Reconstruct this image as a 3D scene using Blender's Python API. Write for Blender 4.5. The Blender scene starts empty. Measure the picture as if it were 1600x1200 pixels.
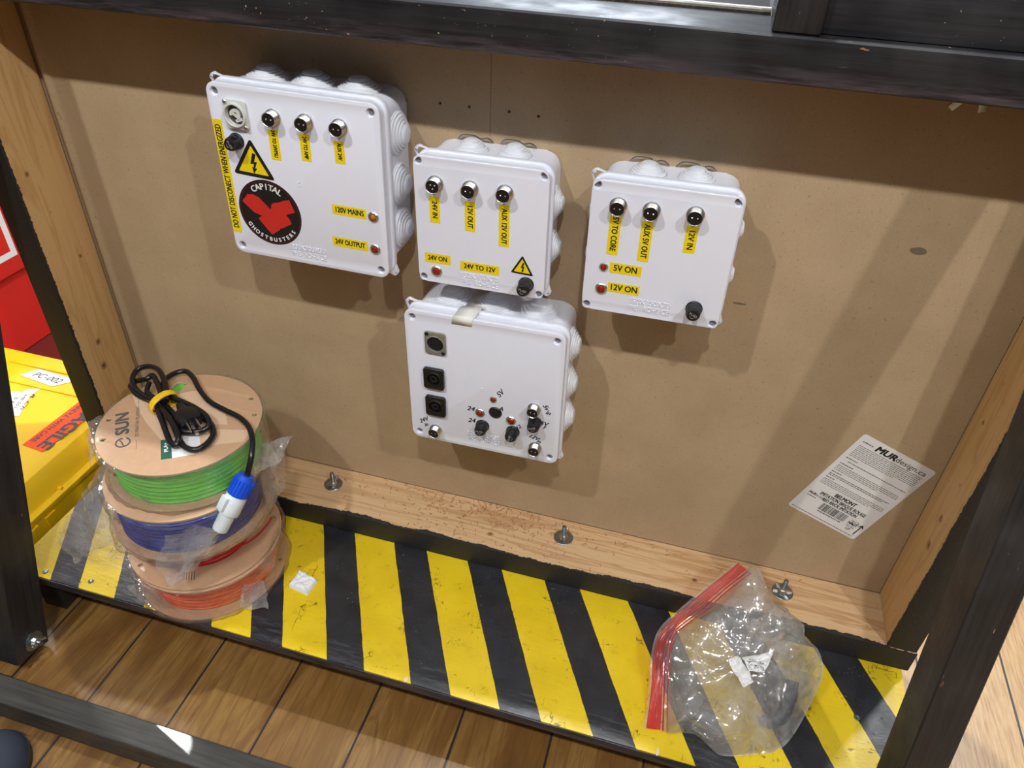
import bpy, bmesh, math, random
from math import sin, cos, pi, radians, sqrt
from mathutils import Vector, Matrix, noise, Euler

S = bpy.context.scene
COL = S.collection
random.seed(7)

# ------------------------------------------------------------------ camera
CAM = Vector((0.8145, -0.7702, 0.8310))
YAW, PITCH, ROLL, FPX = 0.250084, 0.925948, 0.043007, 1165.86
RC = (Matrix.Rotation(YAW, 3, 'Z') @ Matrix.Rotation(PITCH, 3, 'X') @ Matrix.Rotation(ROLL, 3, 'Z'))
cd = bpy.data.cameras.new('camera')
cd.sensor_width = 36.0
cd.lens = FPX / 1600.0 * 36.0
cd.clip_start = 0.01
co = bpy.data.objects.new('camera', cd)
co.matrix_world = Matrix.Translation(CAM) @ RC.to_4x4()
COL.objects.link(co)
S.camera = co

# ------------------------------------------------------------------ light
w = bpy.data.worlds.new('world'); S.world = w; w.use_nodes = True
wn = w.node_tree.nodes; wl = w.node_tree.links
bg = wn['Background']
tc = wn.new('ShaderNodeTexCoord'); sep = wn.new('ShaderNodeSeparateXYZ'); mr = wn.new('ShaderNodeMapRange')
ramp = wn.new('ShaderNodeValToRGB')
wl.new(tc.outputs['Generated'], sep.inputs[0]); wl.new(sep.outputs['Z'], mr.inputs['Value'])
mr.inputs['From Min'].default_value = -0.1; mr.inputs['From Max'].default_value = 1.0
wl.new(mr.outputs[0], ramp.inputs[0]); wl.new(ramp.outputs[0], bg.inputs['Color'])
ramp.color_ramp.elements[0].color = (0.085, 0.085, 0.092, 1)
ramp.color_ramp.elements[1].color = (1.0, 1.04, 1.12, 1)
ramp.color_ramp.elements[0].position = 0.15; ramp.color_ramp.elements[1].position = 0.85
bg.inputs['Strength'].default_value = 0.42

def lamp(name, loc, power, color=(1, 0.985, 0.965), radius=0.04, target=None, cone=None, blend=0.3):
    kind = 'SPOT' if cone else 'POINT'
    l = bpy.data.lights.new(name, kind); l.energy = power; l.color = color; l.shadow_soft_size = radius
    o = bpy.data.objects.new(name, l); o.location = loc
    if cone:
        l.spot_size = radians(cone); l.spot_blend = blend
        o.rotation_euler = (Vector(target) - Vector(loc)).to_track_quat('-Z', 'Y').to_euler()
    COL.objects.link(o)
    return o
# a row of shop lamps in front of the frame
lamp('shop_lamp', (-0.10, -1.38, 2.2), 74, radius=0.03)
lamp('shop_lamp', (0.98, -1.38, 2.2), 66, radius=0.03)
lamp('shop_lamp', (2.02, -1.38, 2.2), 74, radius=0.03)
# lamps above and behind the frame
lamp('shop_lamp', (0.75, 0.40, 2.5), 150, (0.93, 0.97, 1.0), 0.03)
lamp('shop_lamp', (-2.0, 1.44, 2.20), 120, (1, 0.98, 0.95), 0.12)
lamp('shop_lamp', (2.1, 1.4, 2.4), 120, (0.97, 0.98, 1.0), 0.10)
lamp('shop_lamp', (0.2, 2.6, 1.25), 70, (0.80, 0.90, 1.0), 0.5)

# unseen narrow spot, added to put a bright patch on the front rail
lamp('added_rail_spot', (-0.62, 0.30, 1.30), 1500, (0.93, 1.0, 0.97), 0.004, target=(0.303, -0.425, -0.103), cone=1.7, blend=0.1)

S.view_settings.view_transform = 'Standard'
S.view_settings.look = 'None'
S.view_settings.gamma = 1.0
S.view_settings.exposure = 0.0
S.view_settings.use_curve_mapping = False

# ------------------------------------------------------------------ ray helpers (pixel of the 1600x1200 frame -> point at a real height or depth)
def ray(u, v): return RC @ Vector(((u - 800) / FPX, -(v - 600) / FPX, -1.0))
def atZ(u, v, z):
    d = ray(u, v); return CAM + d * ((z - CAM.z) / d.z)
def atY(u, v, y):
    d = ray(u, v); return CAM + d * ((y - CAM.y) / d.y)

# ------------------------------------------------------------------ materials
MATS = {}
def lin(c):
    return tuple((x / 12.92 if x <= 0.04045 else ((x + 0.055) / 1.055) ** 2.4) for x in c)
def rgb(r, g, b): return lin((r / 255, g / 255, b / 255)) + (1,)

class NT:
    def __init__(s, name):
        s.m = bpy.data.materials.new(name); s.m.use_nodes = True
        s.t = s.m.node_tree; s.n = s.t.nodes; s.l = s.t.links
        s.b = s.n['Principled BSDF']; s.out = s.n['Material Output']
        s._c = None
    def coord(s):
        if s._c is None: s._c = s.n.new('ShaderNodeTexCoord').outputs['Object']
        return s._c
    def map(s, scale=(1, 1, 1), rot=(0, 0, 0), loc=(0, 0, 0), src=None):
        m = s.n.new('ShaderNodeMapping'); s.l.new(src or s.coord(), m.inputs[0])
        m.inputs['Scale'].default_value = scale; m.inputs['Rotation'].default_value = rot; m.inputs['Location'].default_value = loc
        return m.outputs[0]
    def noise(s, scale, detail=3, rough=0.5, vec=None, dist=0.0):
        x = s.n.new('ShaderNodeTexNoise'); s.l.new(vec or s.coord(), x.inputs['Vector'])
        x.inputs['Scale'].default_value = scale; x.inputs['Detail'].default_value = detail
        x.inputs['Roughness'].default_value = rough; x.inputs['Distortion'].default_value = dist
        return x.outputs['Fac']
    def vor(s, scale, vec=None, feat='F1'):
        x = s.n.new('ShaderNodeTexVoronoi'); x.feature = feat; s.l.new(vec or s.coord(), x.inputs['Vector'])
        x.inputs['Scale'].default_value = scale
        return x
    def ramp(s, fac, stops, interp='LINEAR'):
        r = s.n.new('ShaderNodeValToRGB'); s.l.new(fac, r.inputs[0]); e = r.color_ramp.elements
        r.color_ramp.interpolation = interp
        while len(e) < len(stops): e.new(0.5)
        for k, (p, c) in enumerate(stops):
            e[k].position = p; e[k].color = c if len(c) == 4 else tuple(c) + (1,)
        return r.outputs[0]
    def mix(s, fac, a, b, mode='MIX'):
        x = s.n.new('ShaderNodeMix'); x.data_type = 'RGBA'; x.blend_type = mode
        for sock, v in ((x.inputs[0], fac), (x.inputs[6], a), (x.inputs[7], b)):
            if hasattr(v, 'is_output') or isinstance(v, bpy.types.NodeSocket): s.l.new(v, sock)
            else: sock.default_value = v
        return x.outputs[2]
    def math(s, op, a, b=None, c=None):
        x = s.n.new('ShaderNodeMath'); x.operation = op
        for k, v in enumerate((a, b, c)):
            if v is None: continue
            if isinstance(v, bpy.types.NodeSocket): s.l.new(v, x.inputs[k])
            else: x.inputs[k].default_value = v
        return x.outputs[0]
    def xyz(s, src=None):
        x = s.n.new('ShaderNodeSeparateXYZ'); s.l.new(src or s.coord(), x.inputs[0]); return x.outputs
    def step(s, v, lo, hi):
        x = s.n.new('ShaderNodeMapRange'); s.l.new(v, x.inputs[0])
        x.inputs[1].default_value = lo; x.inputs[2].default_value = hi
        return x.outputs[0]
    def bump(s, h, strength=0.3, dist=0.001):
        x = s.n.new('ShaderNodeBump'); s.l.new(h, x.inputs['Height'])
        x.inputs['Strength'].default_value = strength; x.inputs['Distance'].default_value = dist
        s.l.new(x.outputs[0], s.b.inputs['Normal'])
    def set(s, base=None, rough=None, metal=None, **k):
        for nm, v in (('Base Color', base), ('Roughness', rough), ('Metallic', metal)):
            if v is None: continue
            if isinstance(v, bpy.types.NodeSocket): s.l.new(v, s.b.inputs[nm])
            else: s.b.inputs[nm].default_value = v
        for nm, v in k.items(): s.b.inputs[nm.replace('_', ' ')].default_value = v
        return s.m

def simple(name, col, rough=0.5, metal=0.0, var=0.06, nscale=60, **k):
    if name in MATS: return MATS[name]
    t = NT(name)
    n = t.noise(nscale, 3)
    lo = tuple(c * (1 - var) for c in col[:3]) + (1,); hi = tuple(min(1, c * (1 + var)) for c in col[:3]) + (1,)
    t.set(t.ramp(n, [(0.3, lo), (0.7, hi)]), rough, metal, **k)
    MATS[name] = t.m
    return t.m

def m_mdf():
    t = NT('mdf_board')
    a = t.noise(9, 4, 0.6)
    fib = t.noise(1.0, 2, 0.7, vec=t.map((500, 500, 900)))
    spk = t.noise(260, 2, 0.6)
    base = t.ramp(a, [(0.35, rgb(170, 146, 114)), (0.65, rgb(180, 156, 124))])
    c = t.mix(t.step(fib, 0.58, 0.75), base, rgb(202, 180, 146))
    c = t.mix(t.step(spk, 0.62, 0.74), c, rgb(152, 126, 94))
    # pencil seam line and drilled holes stay as marks on the board
    x, y, z = t.xyz()
    ln = t.math('LESS_THAN', t.math('ABSOLUTE', t.math('SUBTRACT', x, 0.5815)), 0.0006)
    ln = t.math('MULTIPLY', ln, t.math('GREATER_THAN', z, 0.56))
    c = t.mix(ln, c, rgb(148, 124, 96))
    for sx, sz, rx, rz in ((1.034, 0.500, 0.0090, 0.0045), (0.877, 0.408, 0.0075, 0.0016)):
        dx = t.math('DIVIDE', t.math('SUBTRACT', x, sx), rx); dz = t.math('DIVIDE', t.math('SUBTRACT', z, sz), rz)
        d = t.math('ADD', t.math('MULTIPLY', dx, dx), t.math('MULTIPLY', dz, dz))
        d = t.math('ADD', d, t.math('MULTIPLY', t.noise(90, 2), 1.2))
        c = t.mix(t.math('MULTIPLY', t.math('LESS_THAN', d, 1.45), 0.75), c, rgb(84, 78, 66))
    t.set(c, 0.72)
    t.bump(t.noise(300, 3), 0.15, 0.0006)
    return t.m

def grain(t, axis, pale, dark, fine=1.0, off=(0, 0, 0)):
    sc = [26, 26, 26]; sc[axis] = 1.6
    v = t.map(tuple(sc), loc=off)
    a = t.noise(1.6, 4, 0.55, vec=v, dist=0.9)
    sc2 = [320, 320, 320]; sc2[axis] = 9
    b = t.noise(1.0, 3, 0.6, vec=t.map(tuple(sc2), loc=off))
    c = t.ramp(a, [(0.30, dark), (0.44, pale), (0.52, pale), (0.56, dark), (0.62, pale)])
    mid = tuple((p + d) / 2 for p, d in zip(pale, dark))
    c = t.mix(t.step(b, 0.5, 0.8), c, mid)
    return c

def m_pine(name, axis, pale, dark, edge=True, knots=(), edge_y=-0.0835, off=(0, 0, 0), edge_amp=0.022, contrast=1.0):
    t = NT(name)
    c = grain(t, axis, pale, dark, off=off)
    x, y, z = t.xyz()
    P = (x, y, z)
    for (k1, v1, k2, v2, r) in knots:
        d1 = t.math('SUBTRACT', P[k1], v1); d2 = t.math('SUBTRACT', P[k2], v2)
        d = t.math('SQRT', t.math('ADD', t.math('MULTIPLY', d1, d1), t.math('MULTIPLY', t.math('MULTIPLY', d2, d2), 1.6)))
        d = t.math('ADD', d, t.math('MULTIPLY', t.math('SUBTRACT', t.noise(160, 2), 0.5), r * 0.9))
        c = t.mix(t.math('MULTIPLY', t.math('SUBTRACT', 1.0, t.step(d, r * 0.7, r * 1.7)), 0.85), c, rgb(120, 78, 44))
        c = t.mix(t.math('LESS_THAN', d, r * 0.35), c, rgb(70, 42, 24))
    c = t.mix(t.step(t.noise(140, 3, 0.7), 0.66, 0.74), c, rgb(128, 92, 58))
    rough = 0.62
    if edge:
        e = t.math('ADD', t.math('MULTIPLY', t.math('SUBTRACT', t.noise(95, 4, 0.75), 0.5), 0.010),
                   t.math('MULTIPLY', t.math('SUBTRACT', t.noise(9, 2, 0.6), 0.5), edge_amp))
        lim = t.math('ADD', y, e)
        blk = t.math('LESS_THAN', lim, edge_y)
        spk = t.step(t.noise(420, 2, 0.7), 0.66, 0.70)
        bc = t.mix(spk, rgb(36, 35, 34), rgb(92, 76, 60))
        geo = t.n.new('ShaderNodeNewGeometry')
        c = t.mix(blk, c, bc)
        # painted front faces
        nx = t.n.new('ShaderNodeSeparateXYZ'); t.l.new(geo.outputs['True Normal'], nx.inputs[0])
        front = t.math('LESS_THAN', nx.outputs['Y'], -0.5)
        c = t.mix(front, c, bc)
    t.set(c, rough)
    t.bump(t.noise(1.0, 3, 0.6, vec=t.map(tuple(9 if k == axis else 260 for k in range(3)))), 0.12, 0.0008)
    return t.m

def m_black(name, axis, base=rgb(34, 34, 36), scuff=0.62, rough=0.42, chips=True, scuffz=False):
    t = NT(name)
    sc = [220, 220, 220]; sc[axis] = 8
    st = t.noise(1.0, 4, 0.65, vec=t.map(tuple(sc)))
    big = t.noise(7, 4, 0.6)
    c = t.ramp(st, [(0.35, tuple(v * 0.7 for v in base[:3]) + (1,)), (0.7, tuple(v * 1.6 for v in base[:3]) + (1,))])
    c = t.mix(t.math('MULTIPLY', t.step(big, 0.52, 0.7), 0.35), c, rgb(66, 64, 66))
    if scuffz:
        z = t.xyz()[2]
        band = t.math('SUBTRACT', 1.0, t.step(t.math('ADD', z, t.math('MULTIPLY', t.noise(14, 3), 0.02)), 0.678, 0.692))
        c = t.mix(t.math('MULTIPLY', t.math('MULTIPLY', band, t.step(t.noise(1.0, 4, 0.7, vec=t.map((14, 120, 160))), 0.40, 0.68)), 0.55), c, rgb(104, 90, 96))
        sp2 = t.math('MULTIPLY', t.step(t.noise(240, 2, 0.7), 0.71, 0.74), t.step(t.noise(8, 2), 0.56, 0.62))
        c = t.mix(sp2, c, rgb(176, 148, 112))
    if chips:
        ch = t.math('MULTIPLY', t.step(t.noise(1.0, 3, 0.7, vec=t.map(tuple(30 if k == axis else 150 for k in range(3)))), 0.70, 0.73), t.step(t.noise(11, 2), 0.5, 0.56))
        c = t.mix(ch, c, rgb(168, 128, 86))
    t.set(c, t.ramp(t.noise(25, 3), [(0.3, (rough - 0.08,) * 3), (0.7, (rough + 0.15,) * 3)]))
    t.bump(st, 0.25, 0.0012)
    return t.m

def m_stripes():
    t = NT('hazard_stripe_paint')
    x, y, z = t.xyz()
    wob = t.math('MULTIPLY', t.math('SUBTRACT', t.noise(30, 3, 0.7), 0.5), 0.003)
    u = t.math('ADD', t.math('ADD', x, wob), t.math('MULTIPLY', t.math('ADD', y, 0.0876), 0.537))
    u = t.math('DIVIDE', t.math('SUBTRACT', u, 0.288), 0.1162)
    lo = t.math('MINIMUM', u, 0.0); hi = t.math('MAXIMUM', t.math('SUBTRACT', u, 4.0), 0.0)
    mid = t.math('MINIMUM', t.math('MAXIMUM', u, 0.0), 4.0)
    v = t.math('ADD', t.math('ADD', t.math('DIVIDE', lo, 0.9), mid), t.math('MULTIPLY', hi, 3.0 / 3.235))
    f = t.math('FRACT', t.math('ADD', v, 20.0))
    isy = t.math('LESS_THAN', f, 0.552)
    yel = t.ramp(t.noise(14, 4, 0.6), [(0.3, rgb(214, 182, 22)), (0.7, rgb(232, 202, 36))])
    sa = t.noise(1, 2, 0.5, vec=t.map((60, 17, 1), rot=(0, 0, 0.35)), dist=0.6)
    sb_ = t.noise(1, 2, 0.5, vec=t.map((22, 70, 1), rot=(0, 0, -0.5), loc=(3, 1, 0)), dist=0.6)
    la = t.math('LESS_THAN', t.math('ABSOLUTE', t.math('SUBTRACT', sa, 0.5)), 0.008)
    lb = t.math('LESS_THAN', t.math('ABSOLUTE', t.math('SUBTRACT', sb_, 0.5)), 0.007)
    scr = t.math('MULTIPLY', t.math('MAXIMUM', la, lb), t.step(t.noise(26, 3, 0.75), 0.56, 0.60))
    yel = t.mix(t.math('MULTIPLY', scr, 0.8), yel, rgb(104, 82, 20))
    yel = t.mix(t.math('MULTIPLY', t.step(t.noise(60, 4, 0.75), 0.60, 0.72), 0.35), yel, rgb(150, 124, 30))
    blk = t.ramp(t.noise(30, 4, 0.6), [(0.3, rgb(34, 35, 38)), (0.75, rgb(50, 51, 55))])
    sp = t.math('MULTIPLY', t.step(t.noise(330, 2, 0.7), 0.70, 0.73), t.step(t.noise(9, 2), 0.50, 0.60))
    blk = t.mix(sp, blk, rgb(170, 160, 140))
    # worn grey front edge on the black bands
    wear = t.math('MULTIPLY', t.math('LESS_THAN', y, -0.262), t.step(t.noise(1, 4, 0.7, vec=t.map((30, 200, 1))), 0.5, 0.72))
    blk = t.mix(t.math('MULTIPLY', wear, 0.5), blk, rgb(104, 106, 110))
    t.set(t.mix(isy, blk, yel), t.ramp(t.noise(40, 3), [(0.3, (0.24,) * 3), (0.7, (0.42,) * 3)]))
    bm = t.math('ADD', t.noise(1, 4, 0.7, vec=t.map((18, 90, 1), rot=(0, 0, 0.5))), t.math('MULTIPLY', scr, -0.6))
    t.bump(bm, 0.35, 0.0012)
    return t.m

def m_floor():
    t = NT('wood_plank_floor')
    x, y, z = t.xyz()
    W = 0.1233
    u = t.math('DIVIDE', t.math('SUBTRACT', x, 0.2645), W)
    idx = t.math('FLOOR', u); f = t.math('FRACT', t.math('ADD', u, 50.0))
    comb = t.n.new('ShaderNodeCombineXYZ')
    t.l.new(x, comb.inputs[0]); t.l.new(y, comb.inputs[1]); t.l.new(t.math('MULTIPLY', idx, 3.7), comb.inputs[2])
    vec = comb.outputs[0]
    a = t.noise(1.5, 5, 0.6, vec=t.map((10, 2.2, 1), src=vec), dist=1.0)
    b = t.noise(1.0, 3, 0.6, vec=t.map((420, 26, 1), src=vec))
    c = t.ramp(a, [(0.25, rgb(84, 56, 24)), (0.42, rgb(120, 86, 42)), (0.52, rgb(146, 112, 62)), (0.60, rgb(102, 70, 32)), (0.75, rgb(130, 96, 50))])
    c = t.mix(t.math('MULTIPLY', t.step(b, 0.48, 0.72), 0.5), c, rgb(104, 62, 24))
    # long dark grain lines
    gl = t.n.new('ShaderNodeTexWave'); gl.wave_type = 'BANDS'; gl.bands_direction = 'X'
    t.l.new(t.map((11, 1.5, 1), src=vec), gl.inputs[0]); gl.inputs['Scale'].default_value = 1.6
    gl.inputs['Distortion'].default_value = 14; gl.inputs['Detail'].default_value = 3; gl.inputs['Detail Scale'].default_value = 0.6
    c = t.mix(t.math('MULTIPLY', t.step(gl.outputs['Fac'], 0.07, 0.0), 0.40), c, rgb(74, 42, 16))
    # knots
    kn = t.vor(1.0, vec=t.map((7.5, 4.2, 1), loc=(0.3, 0.1, 0), src=vec)).outputs['Distance']
    kk = t.math('ADD', kn, t.math('MULTIPLY', t.noise(60, 3, 0.7), 0.10))
    c = t.mix(t.math('MULTIPLY', t.math('SUBTRACT', 1.0, t.step(kk, 0.09, 0.17)), 0.7), c, rgb(58, 38, 22))
    tone = t.noise(1.0, 0, vec=t.map((0, 0, 1.3), src=vec))
    c = t.mix(t.math('MULTIPLY', t.step(t.noise(1.0, 4, 0.7, vec=t.map((26, 9, 1), src=vec)), 0.5, 0.75), 0.55), c, rgb(78, 48, 22))
    c = t.mix(0.30, c, t.ramp(tone, [(0.3, rgb(92, 64, 30)), (0.7, rgb(136, 100, 54))]))
    # paler laminate to the right of the stand
    c = t.mix(t.math('MULTIPLY', t.step(x, 1.06, 1.14), 0.62), c, t.mix(t.step(b, 0.4, 0.75), rgb(216, 180, 132), rgb(172, 128, 82)))
    groove = t.math('LESS_THAN', t.math('ABSOLUTE', t.math('SUBTRACT', f, 0.5)), 0.487)
    c = t.mix(groove, rgb(44, 38, 34), c)
    t.set(c, 0.34)
    h = t.math('ADD', t.math('MULTIPLY', b, 0.5), groove)
    t.bump(h, 0.25, 0.0012)
    return t.m

def m_film(name='clear_film', milk=0.16, tint=(1, 1, 1, 1), bumps=28, gloss=0.55, crease=1.5, flat=0.55):
    if name in MATS: return MATS[name]
    t = NT(name)
    tr = t.n.new('ShaderNodeBsdfTransparent'); tr.inputs[0].default_value = tuple(0.99 * c for c in tint[:3]) + (1,)
    gl = t.n.new('ShaderNodeBsdfGlossy'); gl.inputs['Roughness'].default_value = 0.10; gl.inputs['Color'].default_value = (1, 1, 1, 1)
    df = t.n.new('ShaderNodeBsdfDiffuse'); df.inputs['Color'].default_value = tuple(0.86 * c for c in tint[:3]) + (1,)
    tl = t.n.new('ShaderNodeBsdfTranslucent'); tl.inputs['Color'].default_value = tuple(0.86 * c for c in tint[:3]) + (1,)
    a1 = t.n.new('ShaderNodeMixShader'); a1.inputs[0].default_value = 0.5
    t.l.new(df.outputs[0], a1.inputs[1]); t.l.new(tl.outputs[0], a1.inputs[2])
    bp = t.n.new('ShaderNodeBump'); bp.inputs['Strength'].default_value = 0.8; bp.inputs['Distance'].default_value = 0.010
    hh = t.math('ADD', t.math('ABSOLUTE', t.math('SUBTRACT', t.noise(bumps * 0.8, 2, 0.5, dist=1.0), 0.5)), t.math('MULTIPLY', t.math('ABSOLUTE', t.math('SUBTRACT', t.noise(bumps * 2.6, 2, 0.5, dist=0.6), 0.5)), 0.45))
    t.l.new(hh, bp.inputs['Height'])
    for s in (gl,): t.l.new(bp.outputs[0], s.inputs['Normal'])
    m1 = t.n.new('ShaderNodeMixShader')
    cr = t.math('SUBTRACT', 1.0, t.step(t.math('ABSOLUTE', t.math('SUBTRACT', t.noise(bumps * 0.9, 4, 0.65, dist=1.2), 0.5)), 0.0, 0.11))
    t.l.new(t.math('ADD', t.math('MULTIPLY', cr, milk * crease), milk * flat), m1.inputs[0])
    t.l.new(tr.outputs[0], m1.inputs[1]); t.l.new(a1.outputs[0], m1.inputs[2])
    fr = t.n.new('ShaderNodeLayerWeight'); fr.inputs[0].default_value = 0.35; t.l.new(bp.outputs[0], fr.inputs['Normal'])
    m2 = t.n.new('ShaderNodeMixShader'); t.l.new(t.math('ADD', t.math('MULTIPLY', fr.outputs['Fresnel'], gloss * 0.5), gloss * 0.12), m2.inputs[0])
    t.l.new(m1.outputs[0], m2.inputs[1]); t.l.new(gl.outputs[0], m2.inputs[2])
    t.l.new(m2.outputs[0], t.out.inputs['Surface'])
    MATS[name] = t.m
    return t.m

M_MDF = m_mdf()
PALE, DARKW = rgb(206, 172, 130), rgb(178, 138, 94)
M_PINE_X = m_pine('pine_board', 0, PALE, DARKW, knots=((0, 0.61, 1, -0.060, 0.0035), (0, 0.905, 1, -0.055, 0.003)))
M_PINE_Z = m_pine('pine_stud', 2, rgb(204, 166, 112), rgb(190, 148, 94), edge_amp=0.006,
                  knots=((2, 0.575, 1, -0.062, 0.004), (2, 0.46, 1, -0.066, 0.003), (2, 0.16, 1, -0.055, 0.005), (2, 0.20, 1, -0.05, 0.004), (2, 0.33, 1, -0.03, 0.0025)))
M_BLK_X = m_black('black_painted_rail', 0, base=rgb(27, 27, 30), scuffz=True)
M_BLK_Z = m_black('black_painted_post', 2, base=rgb(30, 29, 30))
M_BLK_R = m_black('dark_painted_rail', 0, base=rgb(52, 50, 46), rough=0.5, chips=False)
M_STRIPE = m_stripes()
M_FLOOR = m_floor()
M_WHITE = simple('white_plastic', rgb(228, 231, 243), 0.26, var=0.012, nscale=8)
M_RUB = simple('grommet_rubber', rgb(224, 227, 234), 0.42, var=0.02)
M_CHROME = simple('nickel', rgb(206, 204, 200), 0.32, 1.0, var=0.08, nscale=300)
M_ZINC = simple('zinc', rgb(150, 156, 160), 0.32, 1.0, var=0.12, nscale=200)
M_BLKP = simple('black_plastic', rgb(24, 24, 26), 0.32)
M_BLKS = simple('black_satin', rgb(20, 21, 24), 0.5)
M_YLAB = simple('yellow_tape', rgb(240, 214, 20), 0.4, var=0.02)
M_INK = simple('black_ink', rgb(20, 20, 22), 0.5)
M_GREY_INK = simple('grey_ink', rgb(150, 152, 156), 0.5)
M_RED = simple('red_lens', rgb(150, 26, 18), 0.15)
M_AMBER = simple('amber_lens', rgb(178, 118, 40), 0.15)
M_REDS = simple('red_print', rgb(200, 44, 36), 0.4, var=0.02)
M_WHP = simple('white_print', rgb(232, 232, 232), 0.45, var=0.01)
M_CARD = simple('brown_card', rgb(196, 158, 124), 0.5, var=0.04, nscale=120, Coat_Weight=0.35, Coat_Roughness=0.16)
M_CARDW = simple('wrapped_card', rgb(196, 158, 124), 0.45, var=0.04, nscale=120, Coat_Weight=1.0, Coat_Roughness=0.14)
M_DKRED = simple('dark_red_sheet', rgb(96, 20, 16), 0.6)
M_CARDE = simple('card_edge', rgb(178, 146, 112), 0.7)
M_PAPER = simple('white_paper', rgb(226, 226, 226), 0.5, var=0.015)
M_CABLE = simple('cable_rubber', rgb(22, 22, 24), 0.28)

# ------------------------------------------------------------------ mesh helpers
def link(o, parent=None):
    COL.objects.link(o)
    if parent is not None: o.parent = parent
    return o
def smooth_mesh(me, angle=35):
    me.polygons.foreach_set('use_smooth', [True] * len(me.polygons))
    try: me.set_sharp_from_angle(angle=radians(angle))
    except Exception: pass
def obj(name, bm, mat, parent=None, loc=None, rot=None, smooth=True, angle=35):
    me = bpy.data.meshes.new(name)
    bmesh.ops.recalc_face_normals(bm, faces=bm.faces[:])
    bm.to_mesh(me); bm.free()
    mats = mat if isinstance(mat, (list, tuple)) else [mat]
    for m in mats: me.materials.append(m)
    if smooth: smooth_mesh(me, angle)
    o = bpy.data.objects.new(name, me)
    if loc is not None: o.location = loc
    if rot is not None: o.rotation_euler = rot
    return link(o, parent)
def tag(o, label=None, cat=None, group=None, kind=None):
    if label: o['label'] = label
    if cat: o['category'] = cat
    if group: o['group'] = group
    if kind: o['kind'] = kind
    return o
def empty(name, loc=(0, 0, 0), rot=(0, 0, 0)):
    o = bpy.data.objects.new(name, None); o.empty_display_size = 0.02
    o.location = loc; o.rotation_euler = rot
    return link(o)
def box(bm, lo, hi, bev=0.0, M=None, seg=2):
    t = bmesh.new()
    bmesh.ops.create_cube(t, size=1.0)
    for v in t.verts:
        v.co = Vector([lo[k] + (v.co[k] + 0.5) * (hi[k] - lo[k]) for k in range(3)])
    if bev > 0:
        bmesh.ops.bevel(t, geom=t.edges[:] + t.verts[:], offset=bev, segments=seg, profile=0.7, affect='EDGES')
    if M is not None: bmesh.ops.transform(t, matrix=M, verts=t.verts)
    add(bm, t)
def add(bm, t, M=None):
    me = bpy.data.meshes.new('tmp'); t.to_mesh(me); t.free()
    if M is not None: me.transform(M)
    bm.from_mesh(me); bpy.data.meshes.remove(me)
def lathe(bm, prof, M=None, n=32, cap0=True, cap1=True):
    """profile [(r, h)] turned about local Z"""
    rings = []
    M = M or Matrix.Identity(4)
    for r, h in prof:
        rings.append([bm.verts.new(M @ Vector((r * cos(2 * pi * k / n), r * sin(2 * pi * k / n), h))) for k in range(n)])
    for a, b in zip(rings, rings[1:]):
        for k in range(n): bm.faces.new((a[k], a[(k + 1) % n], b[(k + 1) % n], b[k]))
    if cap0: bm.faces.new(rings[0])
    if cap1: bm.faces.new(rings[-1])
def catmull(P, sub=6, closed=False):
    P = [Vector(p) for p in P]; n = len(P); out = []
    rng = range(n if closed else n - 1)
    for i in rng:
        if closed: a, b, c, d = P[(i - 1) % n], P[i], P[(i + 1) % n], P[(i + 2) % n]
        else: a, b, c, d = P[max(i - 1, 0)], P[i], P[i + 1], P[min(i + 2, n - 1)]
        for s in range(sub):
            t = s / sub
            out.append(0.5 * ((2 * b) + (c - a) * t + (2 * a - 5 * b + 4 * c - d) * t * t + (3 * b - a - 3 * c + d) * t ** 3))
    if not closed: out.append(P[-1])
    return out
def tube(bm, P, r, n=12, closed=False):
    P = [Vector(p) for p in P]; rings = []; up = None
    L = len(P)
    for i, p in enumerate(P):
        a = P[(i - 1) % L] if closed or i > 0 else p
        b = P[(i + 1) % L] if closed or i < L - 1 else p
        t = (b - a).normalized()
        if up is None:
            up = t.orthogonal().normalized()
        up = (up - t * up.dot(t)).normalized()
        s = t.cross(up)
        rr = r[i] if isinstance(r, (list, tuple)) else r
        rings.append([bm.verts.new(p + (up * cos(2 * pi * k / n) + s * sin(2 * pi * k / n)) * rr) for k in range(n)])
    prs = list(zip(rings, rings[1:]))
    if closed: prs.append((rings[-1], rings[0]))
    for a, b in prs:
        for k in range(n): bm.faces.new((a[k], a[(k + 1) % n], b[(k + 1) % n], b[k]))
    if not closed: bm.faces.new(rings[0]); bm.faces.new(rings[-1])
def prism(bm, pts, h0, h1, M=None):
    M = M or Matrix.Identity(4)
    a = [bm.verts.new(M @ Vector((x, y, h0))) for x, y in pts]; b = [bm.verts.new(M @ Vector((x, y, h1))) for x, y in pts]
    bm.faces.new(a); bm.faces.new(b); n = len(pts)
    for k in range(n): bm.faces.new((a[k], a[(k + 1) % n], b[(k + 1) % n], b[k]))
def rrect(w, h, r, n=6, cx=0, cy=0):
    out = []
    for sx, sy, a0 in ((1, 1, 0), (-1, 1, pi / 2), (-1, -1, pi), (1, -1, 3 * pi / 2)):
        for k in range(n + 1):
            a = a0 + k / n * pi / 2
            out.append((cx + sx * (w / 2 - r) + r * cos(a), cy + sy * (h / 2 - r) + r * sin(a)))
    return out
def circ(cx, cy, r, n=20, ry=None):
    return [(cx + r * cos(2 * pi * k / n), cy + (ry or r) * sin(2 * pi * k / n)) for k in range(n)]
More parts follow.
